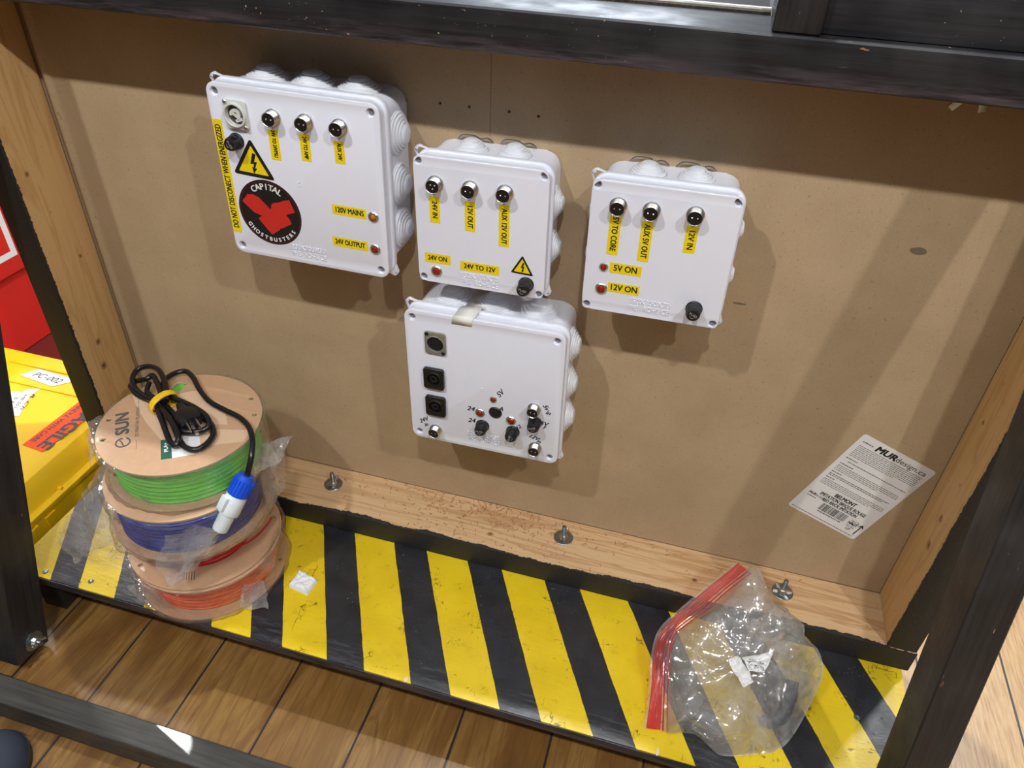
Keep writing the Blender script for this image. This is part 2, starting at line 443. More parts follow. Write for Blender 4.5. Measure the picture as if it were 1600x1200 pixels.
def plate(bm, outlines, h0, h1, bev=0.0, M=None):
    """flat plate with holes: first outline outer, the rest holes; extruded along local Z"""
    cu = bpy.data.curves.new('tmp', 'CURVE'); cu.dimensions = '2D'; cu.fill_mode = 'BOTH'
    for o in outlines:
        s = cu.splines.new('POLY'); s.points.add(len(o) - 1)
        for p, (x, y) in zip(s.points, o): p.co = (x, y, 0, 1)
        s.use_cyclic_u = True
    cu.extrude = (h1 - h0) / 2 - bev; cu.bevel_depth = bev; cu.bevel_resolution = 2; cu.offset = -bev
    ob = bpy.data.objects.new('tmp', cu); COL.objects.link(ob)
    dg = bpy.context.evaluated_depsgraph_get(); dg.update()
    me = bpy.data.meshes.new_from_object(ob.evaluated_get(dg))
    me.transform((M or Matrix.Identity(4)) @ Matrix.Translation((0, 0, (h0 + h1) / 2)))
    bm.from_mesh(me)
    bpy.data.meshes.remove(me); bpy.data.objects.remove(ob); bpy.data.curves.remove(cu)
    bmesh.ops.remove_doubles(bm, verts=bm.verts, dist=1e-6)
def text(bm, s, size, M=None, align='CENTER', bold=0.0, shear=0.0, spacing=1.0, width=None, height=0.00025, xs=1.0):
    cu = bpy.data.curves.new('tmp', 'FONT'); cu.body = s; cu.size = size
    cu.align_x = align; cu.align_y = 'CENTER'; cu.extrude = height / 2; cu.shear = shear
    cu.space_character = spacing; cu.resolution_u = 3
    ob = bpy.data.objects.new('tmp', cu); COL.objects.link(ob)
    dg = bpy.context.evaluated_depsgraph_get(); dg.update()
    me = bpy.data.meshes.new_from_object(ob.evaluated_get(dg))
    if len(me.vertices):
        xx = [v.co.x for v in me.vertices]
        sx = xs if width is None else width / max(1e-6, max(xx) - min(xx))
        me.transform(Matrix.Diagonal((sx, 1, 1, 1)))
        sh = [(0, 0)] if bold <= 0 else [(-bold, -bold * 0.6), (bold, bold * 0.6), (bold, -bold * 0.6), (-bold, bold * 0.6)]
        for q, (ax_, ay_) in enumerate(sh):
            m2 = me.copy(); m2.transform((M or Matrix.Identity(4)) @ Matrix.Translation((ax_, ay_, height / 2 + q * 0.000012)))
            bm.from_mesh(m2); bpy.data.meshes.remove(m2)
    bpy.data.meshes.remove(me); bpy.data.objects.remove(ob); bpy.data.curves.remove(cu)
# local frame whose Z points to -Y (towards the viewer) : local (u, v, h) -> (u, -h, v)
FACE = Matrix(((1, 0, 0, 0), (0, 0, -1, 0), (0, 1, 0, 0), (0, 0, 0, 1)))
def T(x, y, z): return Matrix.Translation((x, y, z))
def RZ(deg): return Matrix.Rotation(radians(deg), 4, 'Z')

# ------------------------------------------------------------------ setting
FZ = -0.142
bm = bmesh.new(); box(bm, (-3.0, -2.6, FZ - 0.05), (4.0, 3.0, FZ))
tag(obj('floor', bm, M_FLOOR, smooth=False), kind='structure')
bm = bmesh.new(); box(bm, (-3.0, 3.0, FZ), (4.0, 3.1, 2.9))
tag(obj('wall_back', bm, simple('shop_wall', rgb(120, 122, 126), 0.9), smooth=False), kind='structure')

# ------------------------------------------------------------------ wooden frame with the brown board
W = 1.153
frame = tag(empty('panel_frame', (0.577, -0.04, -0.038)), 'upright timber frame holding a brown fibreboard panel, raw pine inside, black painted edges', 'frame')
def fobj(name, bm, mat, **k):
    o = obj(name, bm, mat, frame, **k)
    o.location = -Vector(frame.location)
    return o
bm = bmesh.new()
nx = 160; xs = [-0.0 + W * k / nx for k in range(nx + 1)]
xs = sorted(set(xs + [0.0015 * k for k in range(30)]))
zs = [-0.0, 0.665]
def py(x): return -0.0035 * math.exp(-((x - 0.011) / 0.005) ** 2) + 0.004 * math.exp(-(x / 0.004) ** 2)
holes = [(0.525, 0.588), (0.558, 0.588), (0.602, 0.588), (0.634, 0.587)]
rows = []
for z in zs: rows.append([bm.verts.new((x, py(x), z)) for x in xs])
for a, b in zip(rows, rows[1:]):
    for k in range(len(xs) - 1): bm.faces.new((a[k], a[k + 1], b[k + 1], b[k]))
box(bm, (-0.038, 0.0045, -0.038), (W + 0.038, 0.0165, 0.690))
fobj('back_panel', bm, M_MDF)
bm = bmesh.new()
bm.free()
for hx, hz in holes:
    bm = bmesh.new(); lathe(bm, [(0.0014, 0.0), (0.0014, 0.0006)], T(hx, -0.0001, hz) @ FACE, n=14); fobj('drilled_hole', bm, M_INK)
bm = bmesh.new(); box(bm, (-0.038, -0.0885, -0.038), (W + 0.038, 0.0, 0.0), 0.003); fobj('bottom_plate', bm, M_PINE_X)
bm = bmesh.new(); box(bm, (-0.038, -0.0875, 0.0), (0.0, 0.0, 0.665), 0.0025); fobj('side_stud', bm, M_PINE_Z)
bm = bmesh.new(); box(bm, (W, -0.0875, 0.0), (W + 0.036, 0.0, 0.665), 0.0025); fobj('side_stud', bm, M_PINE_Z)
bm = bmesh.new(); box(bm, (-0.038, -0.0890, 0.665), (W + 0.26, -0.009, 0.7025), 0.0045, seg=3); fobj('top_plate', bm, M_BLK_X)
bm = bmesh.new(); box(bm, (-0.038, -0.0088, 0.6655), (W + 0.038, 0.0043, 0.6898)); fobj('light_gap_filler', bm, M_BLK_X)  # unseen filler, added to stop light leaking down behind the top plate
# short stud and beam standing on the top plate
bm = bmesh.new(); box(bm, (0.8425, -0.0835, 0.7025), (0.881, 0.004, 0.86), 0.0035, seg=3); fobj('upper_stud', bm, M_BLK_Z)
bm = bmesh.new(); box(bm, (0.8815, -0.074, 0.703), (1.45, -0.036, 0.741), 0.0025)
o = fobj('upper_beam', bm, M_BLK_X)
bm = bmesh.new(); box(bm, (0.96, -0.071, 0.7405), (1.45, -0.037, 0.7425), 0.0006)
fobj('raw_beam_top', bm, M_PINE_X)['label'] = 'bare pine top of the upper beam'
bm = bmesh.new(); box(bm, (0.30, -0.0088, 0.690), (0.842, 0.003, 0.7045), 0.0006)
fobj('felt_strip', bm, simple('felt_strip', rgb(52, 44, 36), 0.95, var=0.6, nscale=400))
bm = bmesh.new(); box(bm, (0.30, 0.0032, 0.690), (0.842, 0.0085, 0.7060), 0.0006)
bm2 = bmesh.new(); box(bm2, (0.10, 0.0172, 0.676), (0.842, 0.34, 0.700), 0.002); fobj('rear_board', bm2, M_BLK_X)
fobj('metal_strip', bm, simple('bright_strip', rgb(236, 232, 222), 0.3, 0.0))
# splinters and screw tips under the top plate
for px, py_, c in ((127, 18, 0), (155, 14, 1), (1487, 168, 2), (1533, 174, 2)):
    P = atY(px, py_, -0.03 if px < 400 else -0.075)
    bm = bmesh.new(); box(bm, (-0.003, -0.001, -0.002), (0.003, 0.001, 0.010), 0.0004)
    o = fobj('splinter' if c < 2 else 'clip', bm, M_PINE_Z if c < 2 else M_ZINC)
    o.location = Vector((P.x, P.y, 0.665 - 0.006)) - Vector(frame.location); o.rotation_euler = (0.2, 0.5 if c != 2 else (0.6 if px == 1487 else -0.25), 0.1)

# ------------------------------------------------------------------ striped platform
plat = tag(empty('striped_platform', (0.577, -0.15, -0.142)), 'low platform board painted in yellow and black hazard stripes', 'platform')
def pobj(name, bm, mat, **k):
    o = obj(name, bm, mat, plat, **k); o.location = -Vector(plat.location); return o
bm = bmesh.new(); box(bm, (-0.030, -0.2935, -0.0515), (1.1835, 0.02, -0.0382), 0.0012); pobj('striped_top', bm, M_STRIPE)
bm = bmesh.new(); box(bm, (-0.0305, -0.2950, -0.0535), (1.184, -0.2936, -0.0395), 0.0005); pobj('front_edge', bm, M_BLK_X)
for x0 in (-0.028, 0.56, 1.14):
    bm = bmesh.new(); box(bm, (x0, -0.275 if x0 < 0.5 else -0.24, FZ), (x0 + 0.038, 0.01, -0.0516), 0.002); pobj('floor_runner', bm, M_BLK_Z)
for px, py_ in ((142, 908), (71, 893), (1339, 1121)):
    P = atZ(px, py_, -0.0377); bm = bmesh.new(); lathe(bm, [(0.0001, 0.0004), (0.0012, 0.0003), (0.0022, 0.0009), (0.0036, 0.0006), (0.0040, 0)], T(*P), n=16)
    pobj('screw_head', bm, M_ZINC)
# chipped raw wood spots
for px, py_ in ((634, 1062), (1028, 1174)):
    P = atZ(px, py_, -0.0379); bm = bmesh.new()
    prism(bm, [(P.x + r * cos(a), P.y + 1.8 * r * sin(a)) for a, r in [(k * pi / 5, 0.003 * random.uniform(0.5, 1.2)) for k in range(10)]], -0.0383, -0.0378)
    pobj('paint_chip', bm, simple('bare_wood', rgb(214, 196, 160), 0.8))

# ------------------------------------------------------------------ leaning posts and front rail
LEAN = math.atan(0.284)
def post(x0, x1, z_cut_y, z_cut, label, bolt=False):
    # local frame: Z along the post, Y across (towards the board), X sideways; origin at the bottom back corner
    root = empty('leaning_post', (x0, z_cut_y, z_cut), (-LEAN, 0, 0))
    tag(root, label, 'post', 'two leaning posts')
    bm = bmesh.new(); box(bm, (0, -0.0545, 0.0), (x1 - x0, 0.0, 1.25), 0.0035, seg=3)
    obj('timber', bm, M_BLK_Z, root)
    return root
pl = post(0.030 - 0.089, 0.030, -0.3303, -0.1357, 'black painted timber post leaning at the left, wing bolt near its foot')
pr = post(1.1085, 1.1085 + 0.0375, -0.3303, -0.1357, 'black painted timber post leaning at the lower right corner')

rail = empty('front_rail', (0.5, -0.404, -0.103), (-LEAN * 0.25, 0, 0))
tag(rail, 'dark grey painted square rail crossing the floor in front of the posts', 'rail')
bm = bmesh.new(); box(bm, (-0.75, -0.0345, -0.0375), (0.75, 0.0, 0.0), 0.003, seg=3); obj('rail_bar', bm, M_BLK_R, rail)

# ------------------------------------------------------------------ wing bolts
def wing_bolt(loc, rot, label, group=None, h=0.024, ang=0.3):
    r = empty('wing_bolt', loc, rot); tag(r, label, 'bolt', group)
    bm = bmesh.new(); lathe(bm, [(0.0042, 0), (0.0142, 0), (0.0142, 0.0011), (0.0137, 0.0015), (0.0042, 0.0015)], n=36, cap0=False, cap1=False); obj('washer', bm, M_ZINC, r)
    bm = bmesh.new(); lathe(bm, [(0.0068, 0.0015), (0.0068, 0.0022), (0.0058, 0.0050), (0.0046, 0.0070), (0.0034, 0.0074)], n=20)
    for s in (1, -1):
        pts = [(0.003 * s, 0.002), (0.0085 * s, 0.0035), (0.0125 * s, 0.0085), (0.0110 * s, 0.0115), (0.0075 * s, 0.0095), (0.003 * s, 0.0068)]
        if s < 0: pts = pts[::-1]
        prism(bm, pts, -0.0014, 0.0014, RZ(math.degrees(ang)) @ Matrix.Rotation(pi / 2, 4, 'X'))
    bmesh.ops.bevel(bm, geom=bm.edges[:], offset=0.0004, segments=1, affect='EDGES')
    obj('wing_nut', bm, M_CHROME, r)
    bm = bmesh.new()
    prof = []
    k = 0
    z = 0.0
    while z < h:
        prof += [(0.0028, z), (0.0032, z + 0.0005)]; z += 0.001
    prof += [(0.0024, h)]
    lathe(bm, prof, n=14); obj('threaded_rod', bm, M_ZINC, r)
    return r
wing_bolt((0.348, -0.037, 0), (0, 0, 0.4), 'steel wing bolt on the pine ledge, nearest the spool stack', 'wing bolts on the pine ledge', ang=0.9)
wing_bolt((0.714, -0.035, 0), (0, 0, 0.2), 'steel wing bolt on the pine ledge, below the gap between white boxes', 'wing bolts on the pine ledge', ang=1.2)
wing_bolt((1.023, -0.039, 0), (0, 0, 0.2), 'steel wing bolt on the pine ledge above the clear zip bag', 'wing bolts on the pine ledge', ang=-0.7)
wing_bolt((0.030, -0.3481, -0.109), (0, pi / 2, 0), 'steel wing bolt on the foot of the left leaning post', None, h=0.014, ang=1.3)

# ------------------------------------------------------------------ junction boxes
def off_fix(bx, bz, u, v, h):
    # base position of a fitting whose middle stands h in front of the lid
    return u + 1000 * h * (CAM.x - bx) / 0.69, v + 1000 * h * (CAM.z - bz) / 0.69

def junction_box(name_label, bx, bz, t, size, depth, top_g, side_g, holes_, emb, emb_pos, left_g=()):
    root = empty('junction_box', (bx, 0, bz), (0, -t, 0))
    tag(root, name_label, 'junction box', 'white junction boxes on the board')
    k = size / 2; hb = k - 0.0025
    # body
    bm = bmesh.new(); cr = 0.016
    F = FACE
    o1 = rrect(2 * (k - 0.004), 2 * (k - 0.004), cr, 8)
    prism(bm, o1, 0.0, depth - 0.018, F)
    bmesh.ops.bevel(bm, geom=[e for e in bm.edges if all(abs(v.co.y) < 1e-5 for v in e.verts)], offset=0.002, segments=2, affect='EDGES')
    obj('box_body', bm, M_WHITE, root)
    # lid : flange, skirt, face plate
    bm = bmesh.new()
    plate(bm, [rrect(2 * (k + 0.002), 2 * (k + 0.002), cr, 10)], depth - 0.022, depth - 0.0135, 0.0022, F)
    plate(bm, [rrect(2 * (k - 0.0005), 2 * (k - 0.0005), cr * 0.85, 10)], depth - 0.0155, depth - 0.0035, 0.002, F)
    hs = [circ(u / 1000, v / 1000, 0.0044 if size > 0.18 else 0.0040, 20) for u, v in holes_]
    plate(bm, [rrect(2 * k, 2 * k, cr * 0.7, 10)] + hs, depth - 0.0065, depth, 0.0008, F)
    lid = obj('lid', bm, M_WHITE, root, angle=40)
    for u, v in holes_:
        bm = bmesh.new(); lathe(bm, [(0.0001, 0.0002), (0.0030, 0.0002), (0.0034, 0)], F @ T(u / 1000, v / 1000, depth - 0.0033), n=16)
        obj('screw_head', bm, simple('grey_screw', rgb(140, 142, 150), 0.4, 0.3), lid)
    # corner ears
    for sx, sz in ((-1, 1), (1, -1)):
        bm = bmesh.new()
        c = (sx * (k + 0.0015), sz * (k + 0.0015))
        c = (sx * (k - 0.0005), sz * (k - 0.0005))
        pts = [(c[0] - sx * 0.013, c[1] + sz * 0.001), (c[0] - sx * 0.004, c[1] + sz * 0.0035), (c[0] - sx * 0.0005, c[1] + sz * 0.0050), (c[0] + sx * 0.0020, c[1] + sz * 0.0042), (c[0] + sx * 0.0042, c[1] + sz * 0.0020), (c[0] + sx * 0.0050, c[1] - sz * 0.0005), (c[0] + sx * 0.0035, c[1] - sz * 0.004), (c[0] + sx * 0.001, c[1] - sz * 0.013)]
        plate(bm, [pts, circ(c[0] + sx * 0.0018, c[1] + sz * 0.0018, 0.0010, 10)], depth - 0.021, depth - 0.0165, 0.0006, F)
        obj('corner_ear', bm, M_WHITE, root)
    # grommets
    def grom(c, rot, r):
        bm = bmesh.new(); prof = [(r, 0), (r, 0.0016)]
        n = 5; st_ = 0.0021 if r > 0.02 else 0.0017
        for i in range(n):
            ra = r * (1 - 0.125 * i) - 0.0008; z = 0.0016 + i * st_
            prof += [(ra, z), (ra - 0.0003, z + st_ * 0.82), (ra - 0.0009, z + st_), (ra - 0.0014, z + st_ * 0.9)]
        prof += [(r * 0.38, 0.0016 + n * st_ + 0.0006), (r * 0.32, 0.0016 + n * st_ + 0.0010)]
        lathe(bm, prof, n=40, cap0=False)
        obj('cable_grommet', bm, M_RUB, root, loc=c, rot=rot)
    gr = 0.0235 if size > 0.18 else 0.0190
    yb = -(depth - 0.020) / 2
    for u in top_g: grom((u, yb, k - 0.0042), (0, 0, 0), gr)
    for v in side_g: grom((k - 0.0042, yb, v), (0, pi / 2, 0), gr)
    for v in left_g: grom((-k + 0.0042, yb, v), (0, -pi / 2, 0), gr)
    # moulded text
    bm = bmesh.new()
    u, v = emb_pos
    text(bm, emb[0], 0.0085, F @ T(u / 1000, v / 1000 + 0.0040, depth), spacing=1.05, height=0.0007, width=0.043)
    text(bm, emb[1], 0.0085, F @ T(u / 1000, v / 1000 - 0.0045, depth), spacing=1.05, height=0.0007, width=0.043)
    obj('moulded_text', bm, M_WHITE, lid)
    if size > 0.18:
        bm = bmesh.new(); tube(bm, [F @ Vector((-0.002 + 0.0021 * cos(a), 0.0021 * sin(a), depth)) for a in [2 * pi * k / 20 for k in range(20)]], 0.0005, 6, True)
        obj('moulded_ring', bm, M_WHITE, lid)
    return root

def lab_strip(root, depth, cx, cy, w, h, s, rot=0, tsize=None, tw=None, dx=0, dy=0):
    # rot: direction of the text in degrees; w along the text
    M = FACE @ T(cx / 1000, cy / 1000, depth) @ RZ(rot)
    bm = bmesh.new(); prism(bm, rrect(w / 1000, h / 1000, 0.0003, 2), 0.0, 0.00018, M)
    o = obj('tape_label', bm, M_YLAB, root)
    bm = bmesh.new(); text(bm, s, tsize or h * 0.00062 * 1.38, M @ T(dx / 1000, dy / 1000, 0.00018), width=(tw / 1000 if tw else None), height=0.00008, bold=0.00022)
    obj('lettering', bm, M_INK, o)
def connector(root, depth, bx, bz, u, v, pins=2, ang=0, s=0.9):
    u, v = off_fix(bx, bz, u, v, 0.006)
    M = FACE @ T(u / 1000, v / 1000, depth) @ RZ(ang) @ Matrix.Diagonal((s, s, 0.95, 1))
    bm = bmesh.new()
    prof = [(0.0068, 0), (0.0098, 0), (0.0098, 0.0022), (0.0088, 0.0026)]
    z = 0.0028
    while z < 0.0105: prof += [(0.0088, z), (0.0083, z + 0.0005)]; z += 0.001
    prof += [(0.0086, 0.0112), (0.0080, 0.0116), (0.0076, 0.0112), (0.0075, 0.0070)]
    lathe(bm, prof, M, n=36, cap0=False, cap1=False)
    c = obj('round_connector', bm, M_CHROME, root)
    bm = bmesh.new(); lathe(bm, [(0.0075, 0.006), (0.0074, 0.0098), (0.0070, 0.0102)], M, n=30, cap0=False)
    prism(bm, rrect(0.003, 0.002, 0.0005, 2, 0, -0.0078), 0.004, 0.0112, M)
    obj('insert', bm, M_BLKP, c)
    for q in range(pins):
        a = (pi if pins == 2 else pi / 2 + pi) + q * 2 * pi / pins
        bm = bmesh.new(); lathe(bm, [(0.0009, 0.010), (0.0009, 0.0108), (0.0004, 0.0112)], M @ T(0.0030 * cos(a), 0.0030 * sin(a), 0), n=10)
        obj('pin', bm, M_CHROME, c)
def indicator(root, depth, u, v, mat=None, r=0.0054):
    M = FACE @ T(u / 1000, v / 1000, depth)
    bm = bmesh.new(); lathe(bm, [(r, 0), (r, 0.0008), (r * 0.85, 0.0018), (r * 0.62, 0.0018), (r * 0.56, 0.0004)], M, n=28, cap0=False, cap1=False)
    c = obj('indicator_light', bm, M_CHROME, root)
    bm = bmesh.new(); lathe(bm, [(r * 0.58, 0.0003), (r * 0.56, 0.0012), (r * 0.4, 0.0024), (r * 0.15, 0.0029)], M, n=20, cap0=False)
    obj('lens', bm, mat or M_RED, c)
def fuse(root, depth, bx, bz, u, v, ang=0, hh=0.017, h0=0.009):
    u, v = off_fix(bx, bz, u, v, h0)
    M = FACE @ T(u / 1000, v / 1000, depth) @ RZ(ang)
    bm = bmesh.new()
    n = 36; prof = [(0.0088, 0), (0.0088, 0.0014), (0.0084, 0.0020), (0.0080, 0.0022), (0.0078, 0.006), (0.0072, 0.0064), (0.0066, hh - 0.001), (0.0060, hh)]
    lathe(bm, prof, M, n=n, cap0=False)
    f = obj('fuse_holder', bm, M_BLKP, root)
    bm = bmesh.new()
    for k in range(24):
        a = 2 * pi * k / 24; box(bm, (0.0066, -0.0003, 0.0066), (0.0074, 0.0003, hh - 0.0025), 0, M @ RZ(k * 15))
    obj('grip_ribs', bm, M_BLKP, f)
    bm = bmesh.new(); text(bm, 'FUSE', 0.0038, M @ T(0, 0.0008, hh), height=0.00012, width=0.0088, bold=0.00006)
    arc = [(0.0022 * cos(a), -0.0016 + 0.0016 * sin(a), hh + 0.00012) for a in [pi + k * pi / 8 for k in range(9)]]
    tube(bm, [M @ Vector(p) for p in arc], 0.00022, 6)
    obj('lettering', bm, M_GREY_INK, f)
def warn(root, depth, top, left, right):
    # triangle from three corners in mm
    P = [Vector((a / 1000, b / 1000)) for a, b in (top, right, left)]
    c = (P[0] + P[1] + P[2]) / 3
    def rounded(sc, r):
        Q = [c + (p - c) * sc for p in P]; out = []
        for i in range(3):
            p, a, b = Q[i], Q[i - 1], Q[(i + 1) % 3]
            p0 = p + (a - p).normalized() * r; p1 = p + (b - p).normalized() * r
            for k in range(5):
                s = k / 4; out.append(tuple(p0 * (1 - s) ** 2 + p * 2 * s * (1 - s) + p1 * s * s))
        return out
    w_ = (P[1] - P[2]).length
    M = FACE @ T(0, 0, depth)
    bm = bmesh.new(); prism(bm, rounded(1.03, w_ * 0.09), 0, 0.0002, M); o = obj('warning_sticker', bm, M_INK, root)
    bm = bmesh.new(); prism(bm, rounded(0.74, w_ * 0.02), 0.0002, 0.0003, M); obj('yellow_field', bm, M_YLAB, o)
    up = (P[0] - (P[1] + P[2]) / 2).normalized(); rt = Vector((up.y, -up.x)); s = w_
    def q(a, b): v = c + rt * a * s + up * b * s; return (v.x, v.y)
    bolt = [q(0.02, 0.26), q(0.10, 0.24), q(0.04, 0.06), q(0.11, 0.07), q(0.045, -0.09), q(0.10, -0.08), q(0.0, -0.215), q(-0.025, -0.06), q(0.01, -0.075), q(0.025, 0.015), q(-0.06, 0.0)]
    bm = bmesh.new(); prism(bm, bolt, 0.0003, 0.0004, M); obj('bolt_symbol', bm, M_INK, o)

B = [((0.39179, 0.50836), -0.01181, 0.195, 0.08), ((0.59327, 0.48325), 0.01211, 0.146, 0.07), ((0.78190, 0.48385), 0.01106, 0.146, 0.07), ((0.60236, 0.27789), 0.01358, 0.195, 0.08)]
def hole4(a): return [(-a, a), (a, a), (a, -a), (-a, -a)]
# --- box 1
(bx, bz), t_, sz, dp = B[0]
b1 = junction_box('largest white junction box at upper left, with round black sticker and three connectors', bx, bz, t_, sz, dp, (-0.053, 0.001, 0.054), (0.053, -0.003, -0.056), hole4(88), ('200X200X80', 'IP65  ROHS CE'), (-1, -82))
for u, v in ((-25.7, 66.9), (11.3, 66.7), (49.7, 66.8)): connector(b1, dp, bx, bz, u, v)
lab_strip(b1, dp, -25.3, 40, 33, 11.5, '24V TO 24VPSU', -90, 0.0062, 29, dx=-1)
lab_strip(b1, dp, 11.0, 42, 29, 11.5, '24V TO AMP', -90, 0.0062, 24)
lab_strip(b1, dp, 50.2, 42.5, 24, 11.5, 'AUX 24V', -90, 0.0064, 18, dx=-1)
lab_strip(b1, dp, -91, -6.5, 130.5, 11.5, 'DO NOT DISCONECT WHEN ENERGIZED', 90, 0.0098, 119)
lab_strip(b1, dp, 55, -22.5, 40.5, 11.5, '120V MAINS', 0, 0.0088, 33)
lab_strip(b1, dp, 52.6, -61.3, 43, 11.5, '24V OUTPUT', 0, 0.0088, 36)
indicator(b1, dp, 83.5, -23.8, M_AMBER, 0.0062); indicator(b1, dp, 83.1, -62.5, None, 0.0062)
fuse(b1, dp, bx, bz, -75, 34.9, ang=-60, hh=0.015, h0=0.007)
warn(b1, dp, (-54.7, 42.3), (-80.9, 1.6), (-31.6, -0.4))
# round sticker (generic emblem)
M = FACE @ T(-0.0440, -0.0405, dp)
R_ = 0.0388
bm = bmesh.new(); prism(bm, circ(0, 0, R_, 72), 0, 0.0002, M); st = obj('round_sticker', bm, M_INK, b1); st['label'] = 'round black sticker with red emblem and arched white lettering'
bm = bmesh.new(); plate(bm, [circ(0, 0, R_ * 0.955, 72), circ(0, 0, R_ * 0.94, 72)], 0.0002, 0.00028, 0, M); obj('thin_ring', bm, simple('dark_red_ring', rgb(96, 30, 34), 0.4), st)
bm = bmesh.new()
def rp(L): return [(a * R_, b * R_) for a, b in L]
prism(bm, rp([(-0.856, 0.239), (-0.805, 0.316), (-0.703, 0.402), (-0.665, 0.476), (-0.478, 0.506), (-0.286, 0.434), (0.10, 0.05), (-0.276, -0.131), (-0.532, -0.057)][::-1]), 0.0002, 0.0003, M)
prism(bm, rp([(-0.415, -0.226), (-0.234, -0.456), (-0.039, -0.687), (0.223, -0.509), (0.285, -0.426), (0.333, -0.43), (0.666, -0.23), (0.605, -0.077), (0.52, 0.03), (0.828, 0.147), (0.692, 0.512), (0.494, 0.458), (0.365, 0.391), (0.165, 0.336), (0.084, 0.277), (0.06, 0.15), (-0.006, 0.031), (-0.276, -0.131)]), 0.0003, 0.0004, M)
obj('red_emblem', bm, M_REDS, st)
bm = bmesh.new()
def arc_text(s, r, a0, a1, size, inward=False):
    n = len(s)
    for k, ch in enumerate(s):
        a = a0 + (a1 - a0) * k / (n - 1)
        rot = math.degrees(a) - 90 if not inward else math.degrees(a) + 90
        text(bm, ch, size, M @ T(r * cos(a), r * sin(a), 0.0002) @ RZ(rot), height=0.0001, bold=0.00022)
arc_text('CAPITAL', R_ * 0.79, radians(121), radians(59), 0.0100)
arc_text('GHOSTBUSTERS', R_ * 0.85, radians(212), radians(324.5), 0.0066, True)
obj('lettering', bm, M_WHP, st)
# mains inlet
u, v = off_fix(bx, bz, -66.5, 66, 0.003)
M = FACE @ T(u / 1000, v / 1000, dp)
M_INL = simple('inlet_plastic', rgb(208, 212, 206), 0.4, var=0.02)
bm = bmesh.new(); plate(bm, [rrect(0.026, 0.031, 0.004), circ(0, 0, 0.0108, 32)], 0, 0.0035, 0.0008, M)
lathe(bm, [(0.0128, 0.003), (0.0126, 0.0062), (0.0112, 0.0066), (0.0106, 0.006), (0.0104, 0.0)], M, n=40, cap0=False, cap1=False)
inl = obj('power_inlet', bm, M_INL, b1)
bm = bmesh.new(); lathe(bm, [(0.0107, 0.0006), (0.0001, 0.0006)], M, n=30, cap0=False, cap1=False); obj('dark_recess', bm, simple('dark_recess', rgb(70, 70, 66), 0.6), inl)
bm = bmesh.new()
arc = [(0.0062 * cos(a), 0.0062 * sin(a)) for a in [radians(-60) + k * radians(250) / 20 for k in range(21)]]
arc2 = [(0.0032 * cos(a), 0.0032 * sin(a)) for a in [radians(190) - k * radians(250) / 20 for k in range(21)]]
prism(bm, arc + arc2, 0.0006, 0.0045, M); prism(bm, rrect(0.012, 0.0024, 0.0005, 3), 0.0006, 0.0048, M @ RZ(-35)); prism(bm, rrect(0.008, 0.003, 0.0005, 3, 0.002, -0.006), 0.0006, 0.0045, M @ RZ(20))
obj('keyed_core', bm, M_INL, inl)
for a, b in ((-0.0102, 0.0125), (0.0100, -0.0125)):
    bm = bmesh.new(); lathe(bm, [(0.0026, 0.0030), (0.0026, 0.0040), (0.0018, 0.0048), (0.0008, 0.0044)], M @ T(a, b, 0), n=18); obj('screw', bm, M_CHROME, inl)
# --- box 2
(bx, bz), t_, sz, dp = B[1]
b2 = junction_box('middle white junction box of the upper row, its strip reading 24V TO 12V', bx, bz, t_, sz, dp, (-0.024, 0.024), (0.022, -0.030), hole4(67.2), ('150X150X70', 'IP65  ROHS CE'), (-1, -61.5))
connector(b2, dp, bx, bz, -50.3, 42.1, 3)
for u, v in ((-12.0, 41.5), (25.5, 42.2)): connector(b2, dp, bx, bz, u, v)
lab_strip(b2, dp, -50.7, 15.5, 30, 11.5, '24V IN', -90, 0.0082, 19)
lab_strip(b2, dp, -11.1, 13.2, 33.5, 11.5, '12V OUT', -90, 0.0082, 25)
lab_strip(b2, dp, 26.5, 8, 47.5, 11.5, 'AUX 12V OUT', -90, 0.0082, 40, dx=0.6)
lab_strip(b2, dp, -49.6, -42.3, 30.3, 11.5, '24V ON', 0, 0.0082, 22)
lab_strip(b2, dp, -0.7, -46, 45, 11.3, '24V TO 12V', 0, 0.0082, 36)
warn(b2, dp, (47.7, -23.2), (35.2, -44.6), (60.2, -45.7))
indicator(b2, dp, -51.3, -57.8, None, 0.0066)
fuse(b2, dp, bx, bz, 50.3, -60.8, ang=-12, hh=0.017, h0=0.008)
# --- box 3
(bx, bz), t_, sz, dp = B[2]
b3 = junction_box('rightmost white junction box, on its own, its strips reading 5V ON and 12V ON', bx, bz, t_, sz, dp, (-0.024, 0.024), (0.022, -0.030), hole4(67.4), ('150X150X70', 'IP65  ROHS CE'), (-1, -58.5), left_g=(0.024, -0.026))
for u, v in ((-45.2, 46.2), (-12.3, 45.9), (29.8, 47.4)): connector(b3, dp, bx, bz, u, v)
lab_strip(b3, dp, -46.3, 17, 44, 11.6, '5V TO CORE', -90, 0.0085, 37, dx=-1)
lab_strip(b3, dp, -14.2, 14.5, 44, 11.6, 'AUX 5V OUT', -90, 0.0085, 37, dx=-0.5)
lab_strip(b3, dp, 29.6, 23.5, 29, 11.9, '12V IN', -90, 0.0082, 20)
lab_strip(b3, dp, -30.3, -19.5, 33.3, 11.9, '5V ON', 0, 0.0098, 24)
lab_strip(b3, dp, -29.8, -42.3, 33.2, 11.3, '12V ON', 0, 0.0098, 27.5)
indicator(b3, dp, -53.1, -19.8, None, 0.0048); indicator(b3, dp, -53.3, -45.8, None, 0.0066)
fuse(b3, dp, bx, bz, 45.3, -56.2, ang=-25, hh=0.016, h0=0.008)
